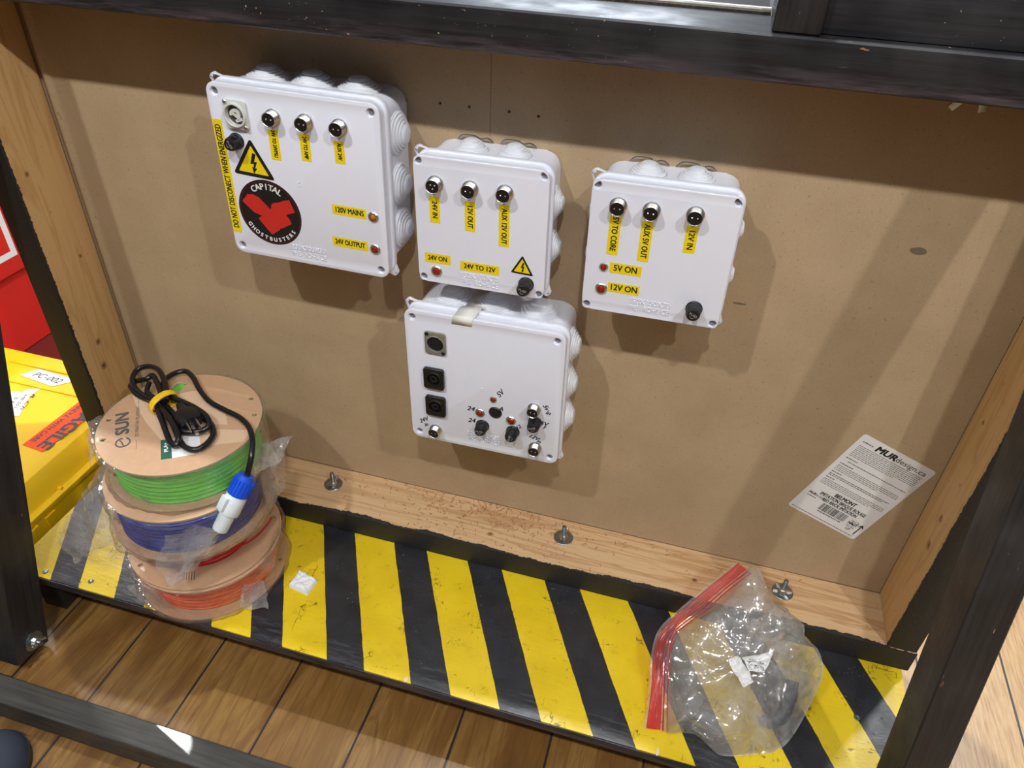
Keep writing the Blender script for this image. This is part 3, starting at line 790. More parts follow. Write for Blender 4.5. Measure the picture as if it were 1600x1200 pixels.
# --- box 4
(bx, bz), t_, sz, dp = B[3]
b4 = junction_box('lower white junction box tucked under the middle one, with handwritten marks and black sockets', bx, bz, t_, sz, dp, (-0.053, 0.001, 0.054), (0.053, -0.003, -0.056), hole4(87.5), ('200X200X80', 'IP65  ROHS CE'), (0, -77.5))
u, v = off_fix(bx, bz, -59.5, 55.8, 0.0015); M = FACE @ T(u / 1000, v / 1000, dp)
bm = bmesh.new(); plate(bm, [rrect(0.0265, 0.031, 0.0035), circ(0, -0.001, 0.0103, 32)], 0, 0.0028, 0.0006, M)
lathe(bm, [(0.0118, 0.0026), (0.0112, 0.0036), (0.0103, 0.0032), (0.0102, 0.0)], M @ T(0, -0.001, 0), n=36, cap0=False, cap1=False)
x4 = obj('metal_socket', bm, simple('brushed_nickel', rgb(150, 148, 140), 0.42, 0.45, var=0.1, nscale=200), b4)
bm = bmesh.new(); lathe(bm, [(0.0102, 0.0006), (0.0085, 0.0008), (0.0080, 0.0022), (0.0001, 0.0022)], M @ T(0, -0.001, 0), n=30, cap0=False, cap1=False); obj('socket_insert', bm, M_BLKS, x4)
for a, b in ((-0.0100, 0.0122), (0.0100, -0.0122)):
    bm = bmesh.new(); lathe(bm, [(0.0024, 0.0028), (0.0022, 0.0036), (0.0010, 0.0036)], M @ T(a, b, 0), n=18); obj('screw', bm, M_BLKS, x4)
for cu_, cv_ in ((-63.6, 2.4), (-63.0, -40.5)):
    u, v = off_fix(bx, bz, cu_, cv_, 0.003); M = FACE @ T(u / 1000, v / 1000, dp)
    bm = bmesh.new(); plate(bm, [rrect(0.0265, 0.0305, 0.0035), circ(0, 0, 0.0108, 32)], 0, 0.0048, 0.0009, M)
    lathe(bm, [(0.0110, 0.0046), (0.0104, 0.0056), (0.0086, 0.0054), (0.0080, 0.002), (0.0080, 0.0)], M, n=36, cap0=False, cap1=False)
    s4 = obj('black_socket', bm, M_BLKP, b4)
    bm = bmesh.new(); lathe(bm, [(0.0082, 0.0008), (0.0050, 0.0008), (0.0048, 0.0046), (0.0040, 0.005), (0.0026, 0.0046), (0.0024, 0.0015), (0.0001, 0.0015)], M, n=28, cap0=False, cap1=False); obj('socket_core', bm, M_BLKS, s4)
connector(b4, dp, bx, bz, -66.0, -83.0, s=0.82); connector(b4, dp, bx, bz, 63.2, -18.2, ang=-8, s=0.84); connector(b4, dp, bx, bz, 66.8, -79.5, ang=-8, s=0.84)
indicator(b4, dp, 13.2, -11.5, None, 0.0046); indicator(b4, dp, -4.3, -36.8, None, 0.0064); indicator(b4, dp, 36.1, -39.4, None, 0.0064)
M = FACE @ T(0.0158, -0.0316, dp)
bm = bmesh.new(); lathe(bm, [(0.0085, 0), (0.0085, 0.0006), (0.0076, 0.0018), (0.0060, 0.0022), (0.0050, 0.0016), (0.0040, 0.0012), (0.0001, 0.0016)], M, n=30, cap0=False, cap1=False); obj('push_button', bm, M_BLKP, b4)
fuse(b4, dp, bx, bz, -3.1, -62.5, ang=5, hh=0.0145, h0=0.0075); fuse(b4, dp, bx, bz, 36.6, -62.5, ang=80, hh=0.0145, h0=0.0075); fuse(b4, dp, bx, bz, 64.4, -40.5, ang=20, hh=0.0145, h0=0.0075)
def hand(s, u, v, rot, size=0.0086):
    bm = bmesh.new(); text(bm, s, size * 1.12, FACE @ T(u / 1000, v / 1000, dp) @ RZ(rot), height=0.00012, shear=0.35, bold=0.00022)
    obj('handwriting', bm, M_INK, b4)
hand('24V', -81, -67.5, 33, 0.0075); hand('in', -78, -74.5, 30, 0.0068)
hand('24', -16.8, -33.5, 0); hand('24', -15.8, -52.2, 5); hand('5V', 21.5, -1.5, 55, 0.0085); hand('A', 22.5, -24.5, 0, 0.008)
hand('12', 45.5, -48.5, 40, 0.0065); hand('5v', 79.0, -8.5, -60, 0.008); hand('in', 82, -16.5, -10, 0.0075)
hand('5V', 77.5, -34.5, -5, 0.0075); hand('F', 78.5, -40.5, 0, 0.006); hand('12V', 65.5, -59.5, -18, 0.0072); hand('in', 72.5, -64.5, -25, 0.0065)
# masking tape over the top edge of box 4
bm = bmesh.new()
kk = 0.0975
pth = [(-(dp + 0.0003), kk - 0.010), (-(dp + 0.0004), kk + 0.0004), (-(dp - 0.0035), kk + 0.0008), (-(dp - 0.013), kk + 0.0028), (-(dp - 0.0225), kk + 0.0028), (-(dp - 0.024), kk - 0.0002), (-0.028, kk - 0.003), (-0.004, kk - 0.003)]
r1 = []; r2 = []
for i, (y, z) in enumerate(pth):
    f = i / (len(pth) - 1)
    r1.append(bm.verts.new((-0.0385 + 0.010 * f, y, z))); r2.append(bm.verts.new((-0.0135 + 0.010 * f, y, z + (0.0006 if i else 0.0))))
for k in range(len(pth) - 1): bm.faces.new((r1[k], r1[k + 1], r2[k + 1], r2[k]))
o = obj('masking_tape', bm, simple('masking_tape', rgb(228, 228, 220), 0.5), b4); o.modifiers.new('s', 'SOLIDIFY').thickness = 0.0003
# wire clips behind boxes 2 and 3
for bb, us in ((b2, (-0.030, 0.018)), (b3, (-0.030, 0.018))):
    for u in us:
        bm = bmesh.new(); z0 = 0.0725
        pts = [(u - 0.016, -0.003, z0 - 0.002), (u - 0.010, -0.004, z0 + 0.0035), (u + 0.004, -0.004, z0 + 0.0035), (u + 0.009, -0.004, z0 + 0.001), (u + 0.018, -0.004, z0 + 0.0025), (u + 0.024, -0.003, z0 - 0.002)]
        tube(bm, catmull(pts, 4), 0.0009, 8); obj('wire_clip', bm, M_ZINC, bb)

# ------------------------------------------------------------------ product sticker on the board
P0, P1, P3 = Vector((1.056, 0, 0.263)), Vector((1.149, 0, 0.226)), Vector((0.998, 0, 0.126))
ang = math.degrees(math.atan2(P1.z - P0.z, P1.x - P0.x)); cx = (P1.x + P3.x) / 2; cz = (P1.z + P3.z) / 2
stk = empty('product_sticker', (cx, -0.0002, cz), (0, -radians(ang), 0))
tag(stk, 'white printed product label with barcode, stuck askew low on the right of the brown board', 'sticker')
SW, SH = 0.1000, 0.1485
bm = bmesh.new(); prism(bm, rrect(SW, SH, 0.004, 5), 0, 0.0003, FACE); obj('sheet', bm, M_PAPER, stk)
bm = bmesh.new()
def st_t(s, x, y, size, w_=None, al='LEFT', b=0.0, sh=0.0): text(bm, s, size, FACE @ T(x - SW / 2, SH / 2 - y, 0.0003), al, b, sh, width=w_, height=0.00008)
st_t('MUR', 0.024, 0.0105, 0.0125, 0.027, b=0.0006, sh=0.12); st_t('design.ca', 0.052, 0.0105, 0.0105, 0.041, sh=0.0)
st_t('BELMONT', 0.050, 0.099, 0.0085, 0.030, 'CENTER', 0.0003)
st_t('IMITATION BRIQUE ROUGE', 0.052, 0.1065, 0.0080, 0.066, 'CENTER', 0.00018)
st_t('RED BRICK IMITATION', 0.052, 0.1135, 0.0075, 0.050, 'CENTER', 0.00018)
st_t('Vers le', 0.082, 0.1215, 0.005, 0.012, 'CENTER'); st_t('HAUT', 0.082, 0.1265, 0.0068, 0.013, 'CENTER', 0.0003); st_t('This Side', 0.082, 0.132, 0.0045, 0.012, 'CENTER'); st_t('UP', 0.082, 0.137, 0.006, 0.006, 'CENTER', 0.00005)
st_t('MUR', 0.006, 0.1125, 0.0050, 0.010, b=0.0002, sh=0.12); st_t('design.ca', 0.0165, 0.1125, 0.0045, 0.015)
Mb = FACE @ T(-SW / 2, SH / 2, 0.0003)
xx = 0.032
random.seed(3)
while xx < 0.070:
    w_ = random.choice((0.0004, 0.0006, 0.0010)); box(bm, (xx, -0.131, 0), (xx + w_, -0.118, 0.00008), 0, Mb); xx += w_ + random.choice((0.0004, 0.0007, 0.0009))
prism(bm, [(0.0925, -0.141), (0.094, -0.141), (0.094, -0.124), (0.0965, -0.127), (0.0965, -0.1245), (0.0933, -0.1205), (0.090, -0.1245), (0.090, -0.127), (0.0925, -0.124)], 0, 0.00008, Mb)
obj('lettering', bm, M_INK, stk)
bm = bmesh.new()
def para(x0, x1, y, n, last=0.7, h=0.0009, pitch=0.0026):
    for r in range(n):
        x = x0; xe = x1 if r < n - 1 else x0 + (x1 - x0) * last
        while x < xe - 0.001:
            l = random.uniform(0.0012, 0.0048); l = min(l, xe - x)
            box(bm, (x, -(y + r * pitch) - h / 2, 0), (x + l, -(y + r * pitch) + h / 2, 0.00006), 0, Mb); x += l + 0.0008
para(0.006, 0.020, 0.0105, 1, 1, 0.0016); para(0.006, 0.094, 0.0175, 8); para(0.006, 0.022, 0.041, 1, 1, 0.0014); para(0.012, 0.094, 0.046, 1, 1, 0.0012)
para(0.006, 0.024, 0.052, 1, 1, 0.0016); para(0.006, 0.094, 0.056, 4); para(0.006, 0.02, 0.068, 1, 1, 0.0014); para(0.006, 0.092, 0.072, 2, 0.9, 0.0012)
para(0.006, 0.018, 0.079, 1, 1, 0.0013); para(0.006, 0.094, 0.083, 4, 0.8); para(0.007, 0.020, 0.1175, 1, 1, 0.0014); para(0.034, 0.068, 0.1335, 1, 1, 0.0018); para(0.004, 0.094, 0.1445, 1, 1, 0.0012)
obj('small_print', bm, simple('small_print', rgb(96, 96, 98), 0.5), stk)

# ------------------------------------------------------------------ filament spools
def spool(label, c, z0, z1, drum_mat, drum_r, c_top=None, holes=((22, 8, 202, 188)), rotdeg=0, tilt=(0, 0)):
    root = empty('filament_spool', (c[0], c[1], z0), (tilt[0], tilt[1], radians(rotdeg))); tag(root, label, 'spool', 'stacked filament spools')
    H = z1 - z0; tk = 0.0032; R = 0.100
    outl = [circ(0, 0, R, 96), circ(0, 0, 0.0275, 40)]
    for a in holes: outl.append(circ(0.0905 * cos(radians(a)), 0.0905 * sin(radians(a)), 0.0032, 14))
    win = [(0.076 * cos(radians(127)) + x, 0.076 * sin(radians(127)) + y) for x, y in rrect(0.015, 0.019, 0.006, 5)]
    for nm, h0 in (('lower_flange', 0.0), ('upper_flange', H - tk)):
        bm = bmesh.new(); plate(bm, outl + ([win] if nm == 'upper_flange' else []), h0, h0 + tk, 0.0006)
        dx = 0 if (nm == 'lower_flange' or c_top is None) else 1
        o = obj(nm, bm, M_CARDW if z1 > 0.2 else M_CARD, root)
        if dx: o.location = (c_top[0] - c[0], c_top[1] - c[1], 0)
    bm = bmesh.new(); lathe(bm, [(0.0275, tk), (0.0275, H - tk), (0.0300, H - tk), (0.0300, tk)], n=40, cap0=False, cap1=False); obj('core_tube', bm, M_CARDE, root)
    bm = bmesh.new(); prof = [(0.031, tk + 0.0002)]; nz = int((H - 2 * tk - 0.0004) / 0.00175)
    for k in range(nz):
        z = tk + 0.0002 + (H - 2 * tk - 0.0004) * k / nz; dz = (H - 2 * tk - 0.0004) / nz
        rr = drum_r + 0.0006 * sin(k * 1.7)
        prof += [(rr - 0.0006, z), (rr, z + dz * 0.35), (rr, z + dz * 0.65)]
    prof += [(drum_r - 0.0006, H - tk - 0.0002), (0.031, H - tk - 0.0002)]
    lathe(bm, prof, n=96, cap0=False, cap1=False); o = obj('filament', bm, drum_mat, root, angle=60)
    return root, H
M_ORG = simple('orange_filament', rgb(232, 96, 40), 0.3, var=0.12, nscale=90)
M_REDF = simple('red_filament', rgb(186, 28, 30), 0.3)
M_BLU = simple('blue_filament', rgb(32, 48, 140), 0.28, var=0.25, nscale=60)
M_GRN = simple('green_filament', rgb(120, 214, 92), 0.35, var=0.06, nscale=60)
ZS = -0.0378
so, _ = spool('brown card spool of orange filament, bottom of the stack', (0.238, -0.1975), ZS, 0.0205, M_ORG, 0.086, rotdeg=-8, holes=(27, 53, 207, 233))
sr, _ = spool('brown card spool with a little red filament, second from the bottom of the stack', (0.235, -0.196), 0.0215, 0.0805, M_REDF, 0.064, rotdeg=-25, holes=(-96, -122, 59, 84))
sb, _ = spool('brown card spool of dark blue filament, under the green spool', (0.234, -0.1985), 0.0820, 0.1410, M_BLU, 0.089, c_top=(0.228, -0.188), holes=(100, 126, 60))
sg, gh = spool('brown card spool of bright green filament, top of the stack under the cable', (0.2275, -0.1735), 0.1430, 0.2055, M_GRN, 0.090, rotdeg=0, holes=(197, 222, 49, 26))
# loose red strand to the rim hole
bm = bmesh.new()
p_end = Vector((0.3083 - 0.235, -0.1468 + 0.196, 0.004))
c_, s_ = cos(radians(25)), sin(radians(25))
def loc_r(p): return Vector((p.x * c_ - p.y * s_, p.x * s_ + p.y * c_, p.z))
pts = [loc_r(Vector(p)) for p in ((0.02, -0.062, 0.03), (0.05, -0.045, 0.026), (0.075, -0.01, 0.016), (0.078, 0.03, 0.008))] + [loc_r(p_end)]
tube(bm, catmull(pts, 6), 0.0011, 8); obj('loose_strand', bm, M_REDF, sr)
# print on the green spool's top flange
top = gh
Mt = T(0, 0, top)
def loc_g(px, py_):
    p = atZ(px, py_, 0.2055); return Vector((p.x - 0.2275, p.y + 0.1735))
bm = bmesh.new()
# pale curved print area
pa = [loc_g(*q) for q in ((205, 612), (240, 616), (270, 618), (294, 612), (312, 610), (350, 635), (356, 664), (330, 663), (300, 670), (392, 672), (380, 690), (320, 697), (252, 688), (228, 660), (212, 632))]
prism(bm, [tuple(v) for v in pa], 0.0, 0.00012, Mt)
o = obj('pale_print', bm, simple('pale_print', rgb(214, 182, 150), 0.5, var=0.02), sg)
e0 = loc_g(192, 688); e1 = loc_g(192, 646); d = (e1 - e0); an = math.degrees(math.atan2(d.y, d.x))
bm = bmesh.new(); mid = (e0 + e1) / 2
text(bm, 'SUN', 0.022, T(mid.x + d.x * 0.12, mid.y + d.y * 0.12, top + 0.0001) @ RZ(an), width=d.length * 0.78, bold=0.0008, height=0.0001)
ec = e0 - d * 0.08
Me = T(ec.x, ec.y, top + 0.0001) @ RZ(an)
ring = [(0.0085 * cos(a), 0.0085 * sin(a) * 0.95, 0.0) for a in [radians(-30) - k * radians(320) / 24 for k in range(25)]]
tube(bm, [Me @ Vector(p) for p in ring], 0.0010, 6)
tube(bm, [Me @ Vector(p) for p in ((-0.008, -0.001, 0), (0.0, 0.001, 0), (0.007, 0.004, 0), (0.0075, 0.0, 0))], 0.0009, 6)
obj('logo_lettering', bm, simple('logo_grey', rgb(84, 88, 88), 0.5), sg)
e0 = loc_g(214, 684); e1 = loc_g(216, 634); d = e1 - e0; an = math.degrees(math.atan2(d.y, d.x)); mid = (e0 + e1) / 2
bm = bmesh.new(); text(bm, '3D PRINTER FILAMENT', 0.006, T(mid.x, mid.y, top + 0.0001) @ RZ(an), width=d.length * 0.95, height=0.0001)
for a, b in (((213, 702), (213.5, 688)), ((216, 640), (217, 622))):
    p, q = loc_g(*a), loc_g(*b); tube(bm, [(p.x, p.y, top), (q.x, q.y, top)], 0.0003, 5)
obj('small_lettering', bm, simple('logo_grey', rgb(84, 88, 88), 0.5), sg)
ga = [loc_g(*q) for q in ((251, 688), (267, 686), (269, 716), (251.5, 718.5))]
bm = bmesh.new(); prism(bm, [tuple(v) for v in ga], 0.00012, 0.0002, Mt); obj('green_label', bm, simple('teal_label', rgb(46, 92, 78), 0.5), sg)
ga = [loc_g(*q) for q in ((267, 686), (312, 676), (313, 708), (269, 716))]
bm = bmesh.new(); prism(bm, [tuple(v) for v in ga], 0.00012, 0.0002, Mt); wl_ = obj('white_label', bm, M_PAPER, sg)
bm = bmesh.new(); e = loc_g(260, 706); e2 = loc_g(259, 692); d = e2 - e
text(bm, 'PLA+', 0.0065, T((e.x + e2.x) / 2, (e.y + e2.y) / 2, top + 0.0002) @ RZ(math.degrees(math.atan2(d.y, d.x))), width=d.length, height=0.0001, bold=0.0002)
obj('label_lettering', bm, M_WHP, sg)
# print on the red spool's lower disc
bm = bmesh.new()
for q in range(5):
    p = atZ(288 + q * 4, 893, 0.0250); q2 = atZ(287 + q * 4, 906, 0.0250)
    a = loc_r(Vector((p.x - 0.235, p.y + 0.196, 0.0036))); b = loc_r(Vector((q2.x - 0.235, q2.y + 0.196, 0.0036))); tube(bm, [a, b], 0.0005, 5)
obj('disc_print', bm, simple('logo_grey', rgb(84, 88, 88), 0.5), sr)

# ------------------------------------------------------------------ clear bags around the spools
def crumple(p, amp, sc, seed=0.0):
    q = p * sc + Vector((seed, seed * 1.7, -seed))
    a = noise.noise(q) ; b = 1 - 2 * abs(noise.noise(q * 1.9 + Vector((5, 1, 2)))); c = 1 - 2 * abs(noise.noise(q * 4.1))
    return amp * (a * 0.8 + b * 0.45 + c * 0.2)
FILM = m_film('clear_film', 0.05, gloss=0.6)
FLAP = m_film('loose_film', 0.20, gloss=0.8, bumps=13, crease=0.9, flat=0.8)
def wrap_bm(bm, c, z0, z1, R, amp, seed, top_in=0.03, bot_in=0.03, na=120, c_top=None, kmin=0.0):
    rows = []
    H = z1 - z0
    prof = []
    for k in range(5): prof.append((R - bot_in * (1 - k / 5), 0.0))
    for k in range(13): prof.append((R, H * k / 12))
    for k in range(1, 7): prof.append((R - top_in * k / 6, H))
    for (r, h) in prof:
        row = []
        for k in range(na):
            a = 2 * pi * k / na
            f = h / H
            cc = Vector(c).lerp(Vector(c_top), f) if c_top else Vector(c)
            p = Vector((cc.x + r * cos(a), cc.y + r * sin(a), z0 + h))
            dr = crumple(Vector((cos(a) * 0.1, sin(a) * 0.1, h)), amp, 38, seed)
            mid = sin(pi * max(0.0, min(1.0, f)))
            rr = max(0.0, 0.35 * amp + dr) + 0.0006
            if 0.05 < f < 0.95: rr -= 0.006 * mid * (0.5 + 0.5 * noise.noise(Vector((cos(a) * 2, sin(a) * 2, seed))))
            p += Vector((cos(a), sin(a), 0)) * rr
            if h <= 0 : p.z += 0.0
            row.append(bm.verts.new(p))
        rows.append(row)
    for a, b in zip(rows, rows[1:]):
        for k in range(na): bm.faces.new((a[k], a[(k + 1) % na], b[(k + 1) % na], b[k]))
def flap_bm(bm, A, Bc, Cc, D, nu=26, nv=26, amp=0.006, seed=1.0, sag=0.0, ragged=0.004):
    """crumpled sheet over four corners A B (near the spool) C D (free end)"""
    A, Bc, Cc, D = map(Vector, (A, Bc, Cc, D)); g = []
    n = (Bc - A).cross(D - A).normalized()
    for i in range(nu + 1):
        row = []
        for j in range(nv + 1):
            u, v = i / nu, j / nv
            p = (A * (1 - u) + Bc * u) * (1 - v) + (D * (1 - u) + Cc * u) * v
            e = 1.0 if v < 0.98 else 1.0
            p = p + n * crumple(p, amp, 18, seed) * e
            if j == nv: p += (D - A).normalized() * noise.noise(p * 90) * ragged
            if i in (0, nu): p += (Bc - A).normalized() * noise.noise(p * 70) * ragged
            p.z -= sag * sin(pi * v) * sin(pi * u)
            row.append(bm.verts.new(p))
        g.append(row)
    for i in range(nu):
        for j in range(nv): bm.faces.new((g[i][j], g[i + 1][j], g[i + 1][j + 1], g[i][j + 1]))
def bag(label, base, build, mat=None):
    root = empty('clear_bag', base); tag(root, label, 'plastic bag', 'clear bags around the spools')
    bm = bmesh.new(); build(bm, 0)
    o = obj('film', bm, mat or FILM, root, angle=180); o.location = -Vector(base)
    k = 1
    while True:
        bm = bmesh.new(); build(bm, k)
        if not bm.verts: bm.free(); break
        o = obj('loose_flap', bm, FLAP, root, angle=180); o.location = -Vector(base); k += 1
    return root
def bg1(bm, part):
    if part == 0: wrap_bm(bm, (0.2275, -0.1735), 0.143, 0.2050, 0.1005, 0.004, 1.3, top_in=0.004)
    if part == 1: flap_bm(bm, atZ(392, 700, 0.165), atZ(398, 742, 0.155), atZ(440, 722, 0.150), atZ(457, 682, 0.165), seed=2.1, amp=0.006)
    if part == 2: flap_bm(bm, atZ(165, 690, 0.195), atZ(240, 745, 0.175), atZ(228, 790, 0.150), atZ(158, 720, 0.165), seed=4.1, amp=0.006)
    if part == 3: flap_bm(bm, atZ(158, 650, 0.2), atZ(150, 690, 0.19), atZ(138, 728, 0.17), atZ(136, 655, 0.19), seed=4.7, amp=0.004)
def bg2(bm, part):
    if part == 0: wrap_bm(bm, (0.234, -0.1985), 0.082, 0.1405, 0.1008, 0.006, 7.7, top_in=0.01, c_top=(0.228, -0.188))
    if part == 1: flap_bm(bm, atZ(160, 715, 0.150), atZ(205, 830, 0.09), atZ(118, 878, 0.0), atZ(82, 845, 0.02), seed=9.1, amp=0.008, nu=34, nv=34)
    if part == 2: flap_bm(bm, atZ(268, 815, 0.135), atZ(345, 828, 0.125), atZ(270, 920, 0.055), atZ(243, 885, 0.085), seed=5.5, amp=0.005)
    if part == 3: flap_bm(bm, atZ(330, 830, 0.125), atZ(360, 820, 0.12), atZ(285, 915, 0.055), atZ(262, 918, 0.055), seed=6.5, amp=0.003, nu=12)
    if part == 4: flap_bm(bm, atZ(400, 740, 0.14), atZ(415, 800, 0.09), atZ(444, 760, 0.085), atZ(440, 690, 0.135), seed=8.5, amp=0.006)
def bg3(bm, part):
    if part == 0: wrap_bm(bm, (0.237, -0.197), -0.0375, 0.021, 0.1008, 0.005, 3.7, top_in=0.004, bot_in=0.02)
    if part == 1: flap_bm(bm, atZ(225, 905, 0.0), atZ(270, 950, -0.015), atZ(225, 945, -0.030), atZ(196, 918, -0.025), seed=1.9, amp=0.004)
    if part == 2: flap_bm(bm, atZ(378, 915, 0.0), atZ(372, 950, -0.02), atZ(418, 951, -0.034), atZ(412, 905, -0.01), seed=2.9, amp=0.005)
    if part == 3: flap_bm(bm, atZ(420, 850, 0.045), atZ(395, 900, 0.01), atZ(424, 890, -0.01), atZ(443, 800, 0.04), seed=3.9, amp=0.005)
bag('crumpled clear bag around the green filament spool at the top of the stack', (0.2275, -0.1735, 0.143), bg1)
bag('crumpled clear bag around the dark blue spool, its loose end draped to the left', (0.234, -0.1985, 0.082), bg2)
bag('crumpled clear bag around the orange spool at the foot of the stack', (0.237, -0.197, -0.0375), bg3)

# ------------------------------------------------------------------ black power cable on the spools
def z8(x, y, z): return atZ(160 + x / 6.0, 560 + y / 6.0, z)
cab = empty('power_cable', z8(580, 420, 0.207)); tag(cab, 'coiled black power cable bound with a yellow strap, lying on the top spool', 'cable')
def cobj(name, bm, mat, parent=None, **k):
    o = obj(name, bm, mat, parent or cab, **k)
    if parent is None: o.location = -Vector(cab.location)
    return o
CR = 0.0036
bm = bmesh.new()
main = [z8(*q) for q in ((560, 420, .214), (555, 330, .218), (560, 260, .216), (600, 190, .2135), (680, 140, .212), (780, 122, .212), (850, 180, .2125), (910, 290, .2125), (1000, 400, .2125), (1140, 480, .2125), (1280, 550, .2125), (1370, 640, .2125), (1405, 760, .2125), (1400, 890, .206), (1378, 1010, .194), (1350, 1120, .180))]
tube(bm, catmull(main, 8), CR, 14)
L1 = [z8(*q) for q in ((600, 400, .222), (600, 290, .224), (570, 180, .226), (520, 105, .226), (430, 75, .224), (330, 105, .220), (282, 195, .217), (310, 285, .214), (390, 350, .213), (480, 400, .214), (540, 450, .217), (610, 540, .219), (680, 640, .219), (712, 740, .217), (690, 812, .213), (640, 790, .211), (600, 700, .212), (560, 590, .214), (525, 500, .216), (510, 430, .218))]
tube(bm, catmull(L1, 7), CR, 14)
L2 = [z8(*q) for q in ((540, 420, .213), (440, 390, .211), (330, 340, .211), (265, 270, .211), (300, 220, .212), (370, 205, .215), (420, 190, .220), (465, 160, .222), (500, 200, .222), (540, 300, .221), (570, 400, .220))]
tube(bm, catmull(L2, 7), CR, 14)
L3 = [z8(*q) for q in ((590, 330, .217), (660, 370, .219), (760, 410, .221), (880, 470, .222), (970, 540, .220), (1000, 610, .217), (960, 665, .214), (860, 690, .2125), (760, 685, .2125), (700, 650, .2125))]
tube(bm, catmull(L3, 7), CR, 14)
L4 = [z8(*q) for q in ((560, 440, .210), (600, 520, .211), (660, 620, .211), (720, 760, .211), (780, 835, .211), (880, 855, .2115), (980, 800, .2115), (1040, 710, .2115), (1020, 620, .2115), (960, 570, .2115))]
tube(bm, catmull(L4, 7), CR, 14)
L5 = [z8(*q) for q in ((440, 230, .216), (420, 290, .214), (430, 330, .213), (500, 380, .213), (600, 450, .212), (680, 540, .213), (740, 660, .213))]
tube(bm, catmull(L5, 7), CR * 0.95, 14)
cobj('cord', bm, M_CABLE)
# plug
pc = z8(800, 570, 0.2125); pdir = (z8(880, 770, 0.2125) - z8(700, 480, 0.2125)).normalized(); pang = math.atan2(pdir.y, pdir.x)
Mp = Matrix.Translation(pc - cab.location) @ Matrix.Rotation(pang, 4, 'Z')
bm = bmesh.new(); secs = [(-0.026, 0.0045, 0.0045), (-0.020, 0.006, 0.0055), (-0.012, 0.0075, 0.0065), (-0.006, 0.0125, 0.0085), (0.004, 0.0155, 0.0095), (0.014, 0.0150, 0.0095), (0.019, 0.0125, 0.0085)]
rings = []
for x, wy, wz in secs:
    rings.append([bm.verts.new(Mp @ Vector((x, wy * (abs(cos(a)) ** 0.6) * (1 if cos(a) > 0 else -1), 0.006 + wz * (abs(sin(a)) ** 0.6) * (1 if sin(a) > 0 else -1)))) for a in [2 * pi * k / 24 for k in range(24)]])
for a, b in zip(rings, rings[1:]):
    for k in range(24): bm.faces.new((a[k], a[(k + 1) % 24], b[(k + 1) % 24], b[k]))
bm.faces.new(rings[0]); bm.faces.new(rings[-1])
pg = obj('plug', bm, M_BLKP, cab)
for yy, zz, rr in ((0.006, 0.009, 0), (-0.006, 0.009, 0), (0.0, 0.002, 1)):
    bm = bmesh.new(); box(bm, (0.018, yy - (0.0008 if not rr else 0.002), zz - 0.003), (0.036, yy + (0.0008 if not rr else 0.002), zz + (0.003 if not rr else 0.001)), 0.0004, Mp); obj('prong', bm, M_CHROME, pg)
# yellow strap
sc_ = z8(575, 410, 0.2165) - cab.location; sd = (z8(720, 350, 0.2165) - z8(440, 470, 0.2165)); sa = math.atan2(sd.y, sd.x); sl = sd.length / 2
bm = bmesh.new(); rows = []
ax = Vector((cos(sa), sin(sa), 0)); bx_ = Vector((-sin(sa), cos(sa), 0))
for w0 in (-0.0055, -0.0045, 0.0045, 0.0055):
    rows.append([bm.verts.new(sc_ + ax * (sl * cos(a)) * (1 - 0.02 * (abs(w0) > 0.005)) + Vector((0, 0, 0.012 * sin(a))) + bx_ * (w0 + 0.004 * cos(a))) for a in [2 * pi * k / 60 for k in range(60)]])
for a, b in zip(rows, rows[1:]):
    for k in range(60): bm.faces.new((a[k], a[(k + 1) % 60], b[(k + 1) % 60], b[k]))
o = obj('strap', bm, simple('yellow_strap', rgb(240, 196, 20), 0.6), cab); o['label'] = 'yellow hook strap'
sd_ = o.modifiers.new('s', 'SOLIDIFY'); sd_.thickness = 0.0018
# blue and white cable connector hanging in front of the spools
A = z8(1350, 1105, 0.181); Bp = atZ(344, 826, 0.122)
ax = (Bp - A); Lc = ax.length
Q = ax.to_track_quat('Z', 'Y').to_matrix().to_4x4(); Mc = Matrix.Translation(A - cab.location) @ Q
s = Lc / 0.068
bm = bmesh.new(); lathe(bm, [(0.0045, -0.002 * s), (0.0095, -0.0015 * s), (0.0112, 0.004 * s), (0.0125, 0.022 * s), (0.0120, 0.024 * s)], Mc, n=36)
for k in range(18): box(bm, (0.0108, -0.0007, 0.004 * s), (0.0134, 0.0007, 0.023 * s), 0.0003, Mc @ RZ(k * 20))
bc = obj('blue_collar', bm, simple('blue_plastic', rgb(24, 84, 214), 0.35, var=0.04), cab)
bm = bmesh.new(); lathe(bm, [(0.0122, 0.0235 * s), (0.0130, 0.026 * s), (0.0134, 0.044 * s), (0.0128, 0.047 * s), (0.0098, 0.0485 * s), (0.0096, 0.068 * s), (0.0090, 0.0695 * s)], Mc, n=36)
box(bm, (-0.006, 0.009, 0.027 * s), (0.006, 0.0165, 0.044 * s), 0.002, Mc)
obj('white_shell', bm, simple('shell_white', rgb(214, 222, 224), 0.35, var=0.02), cab)

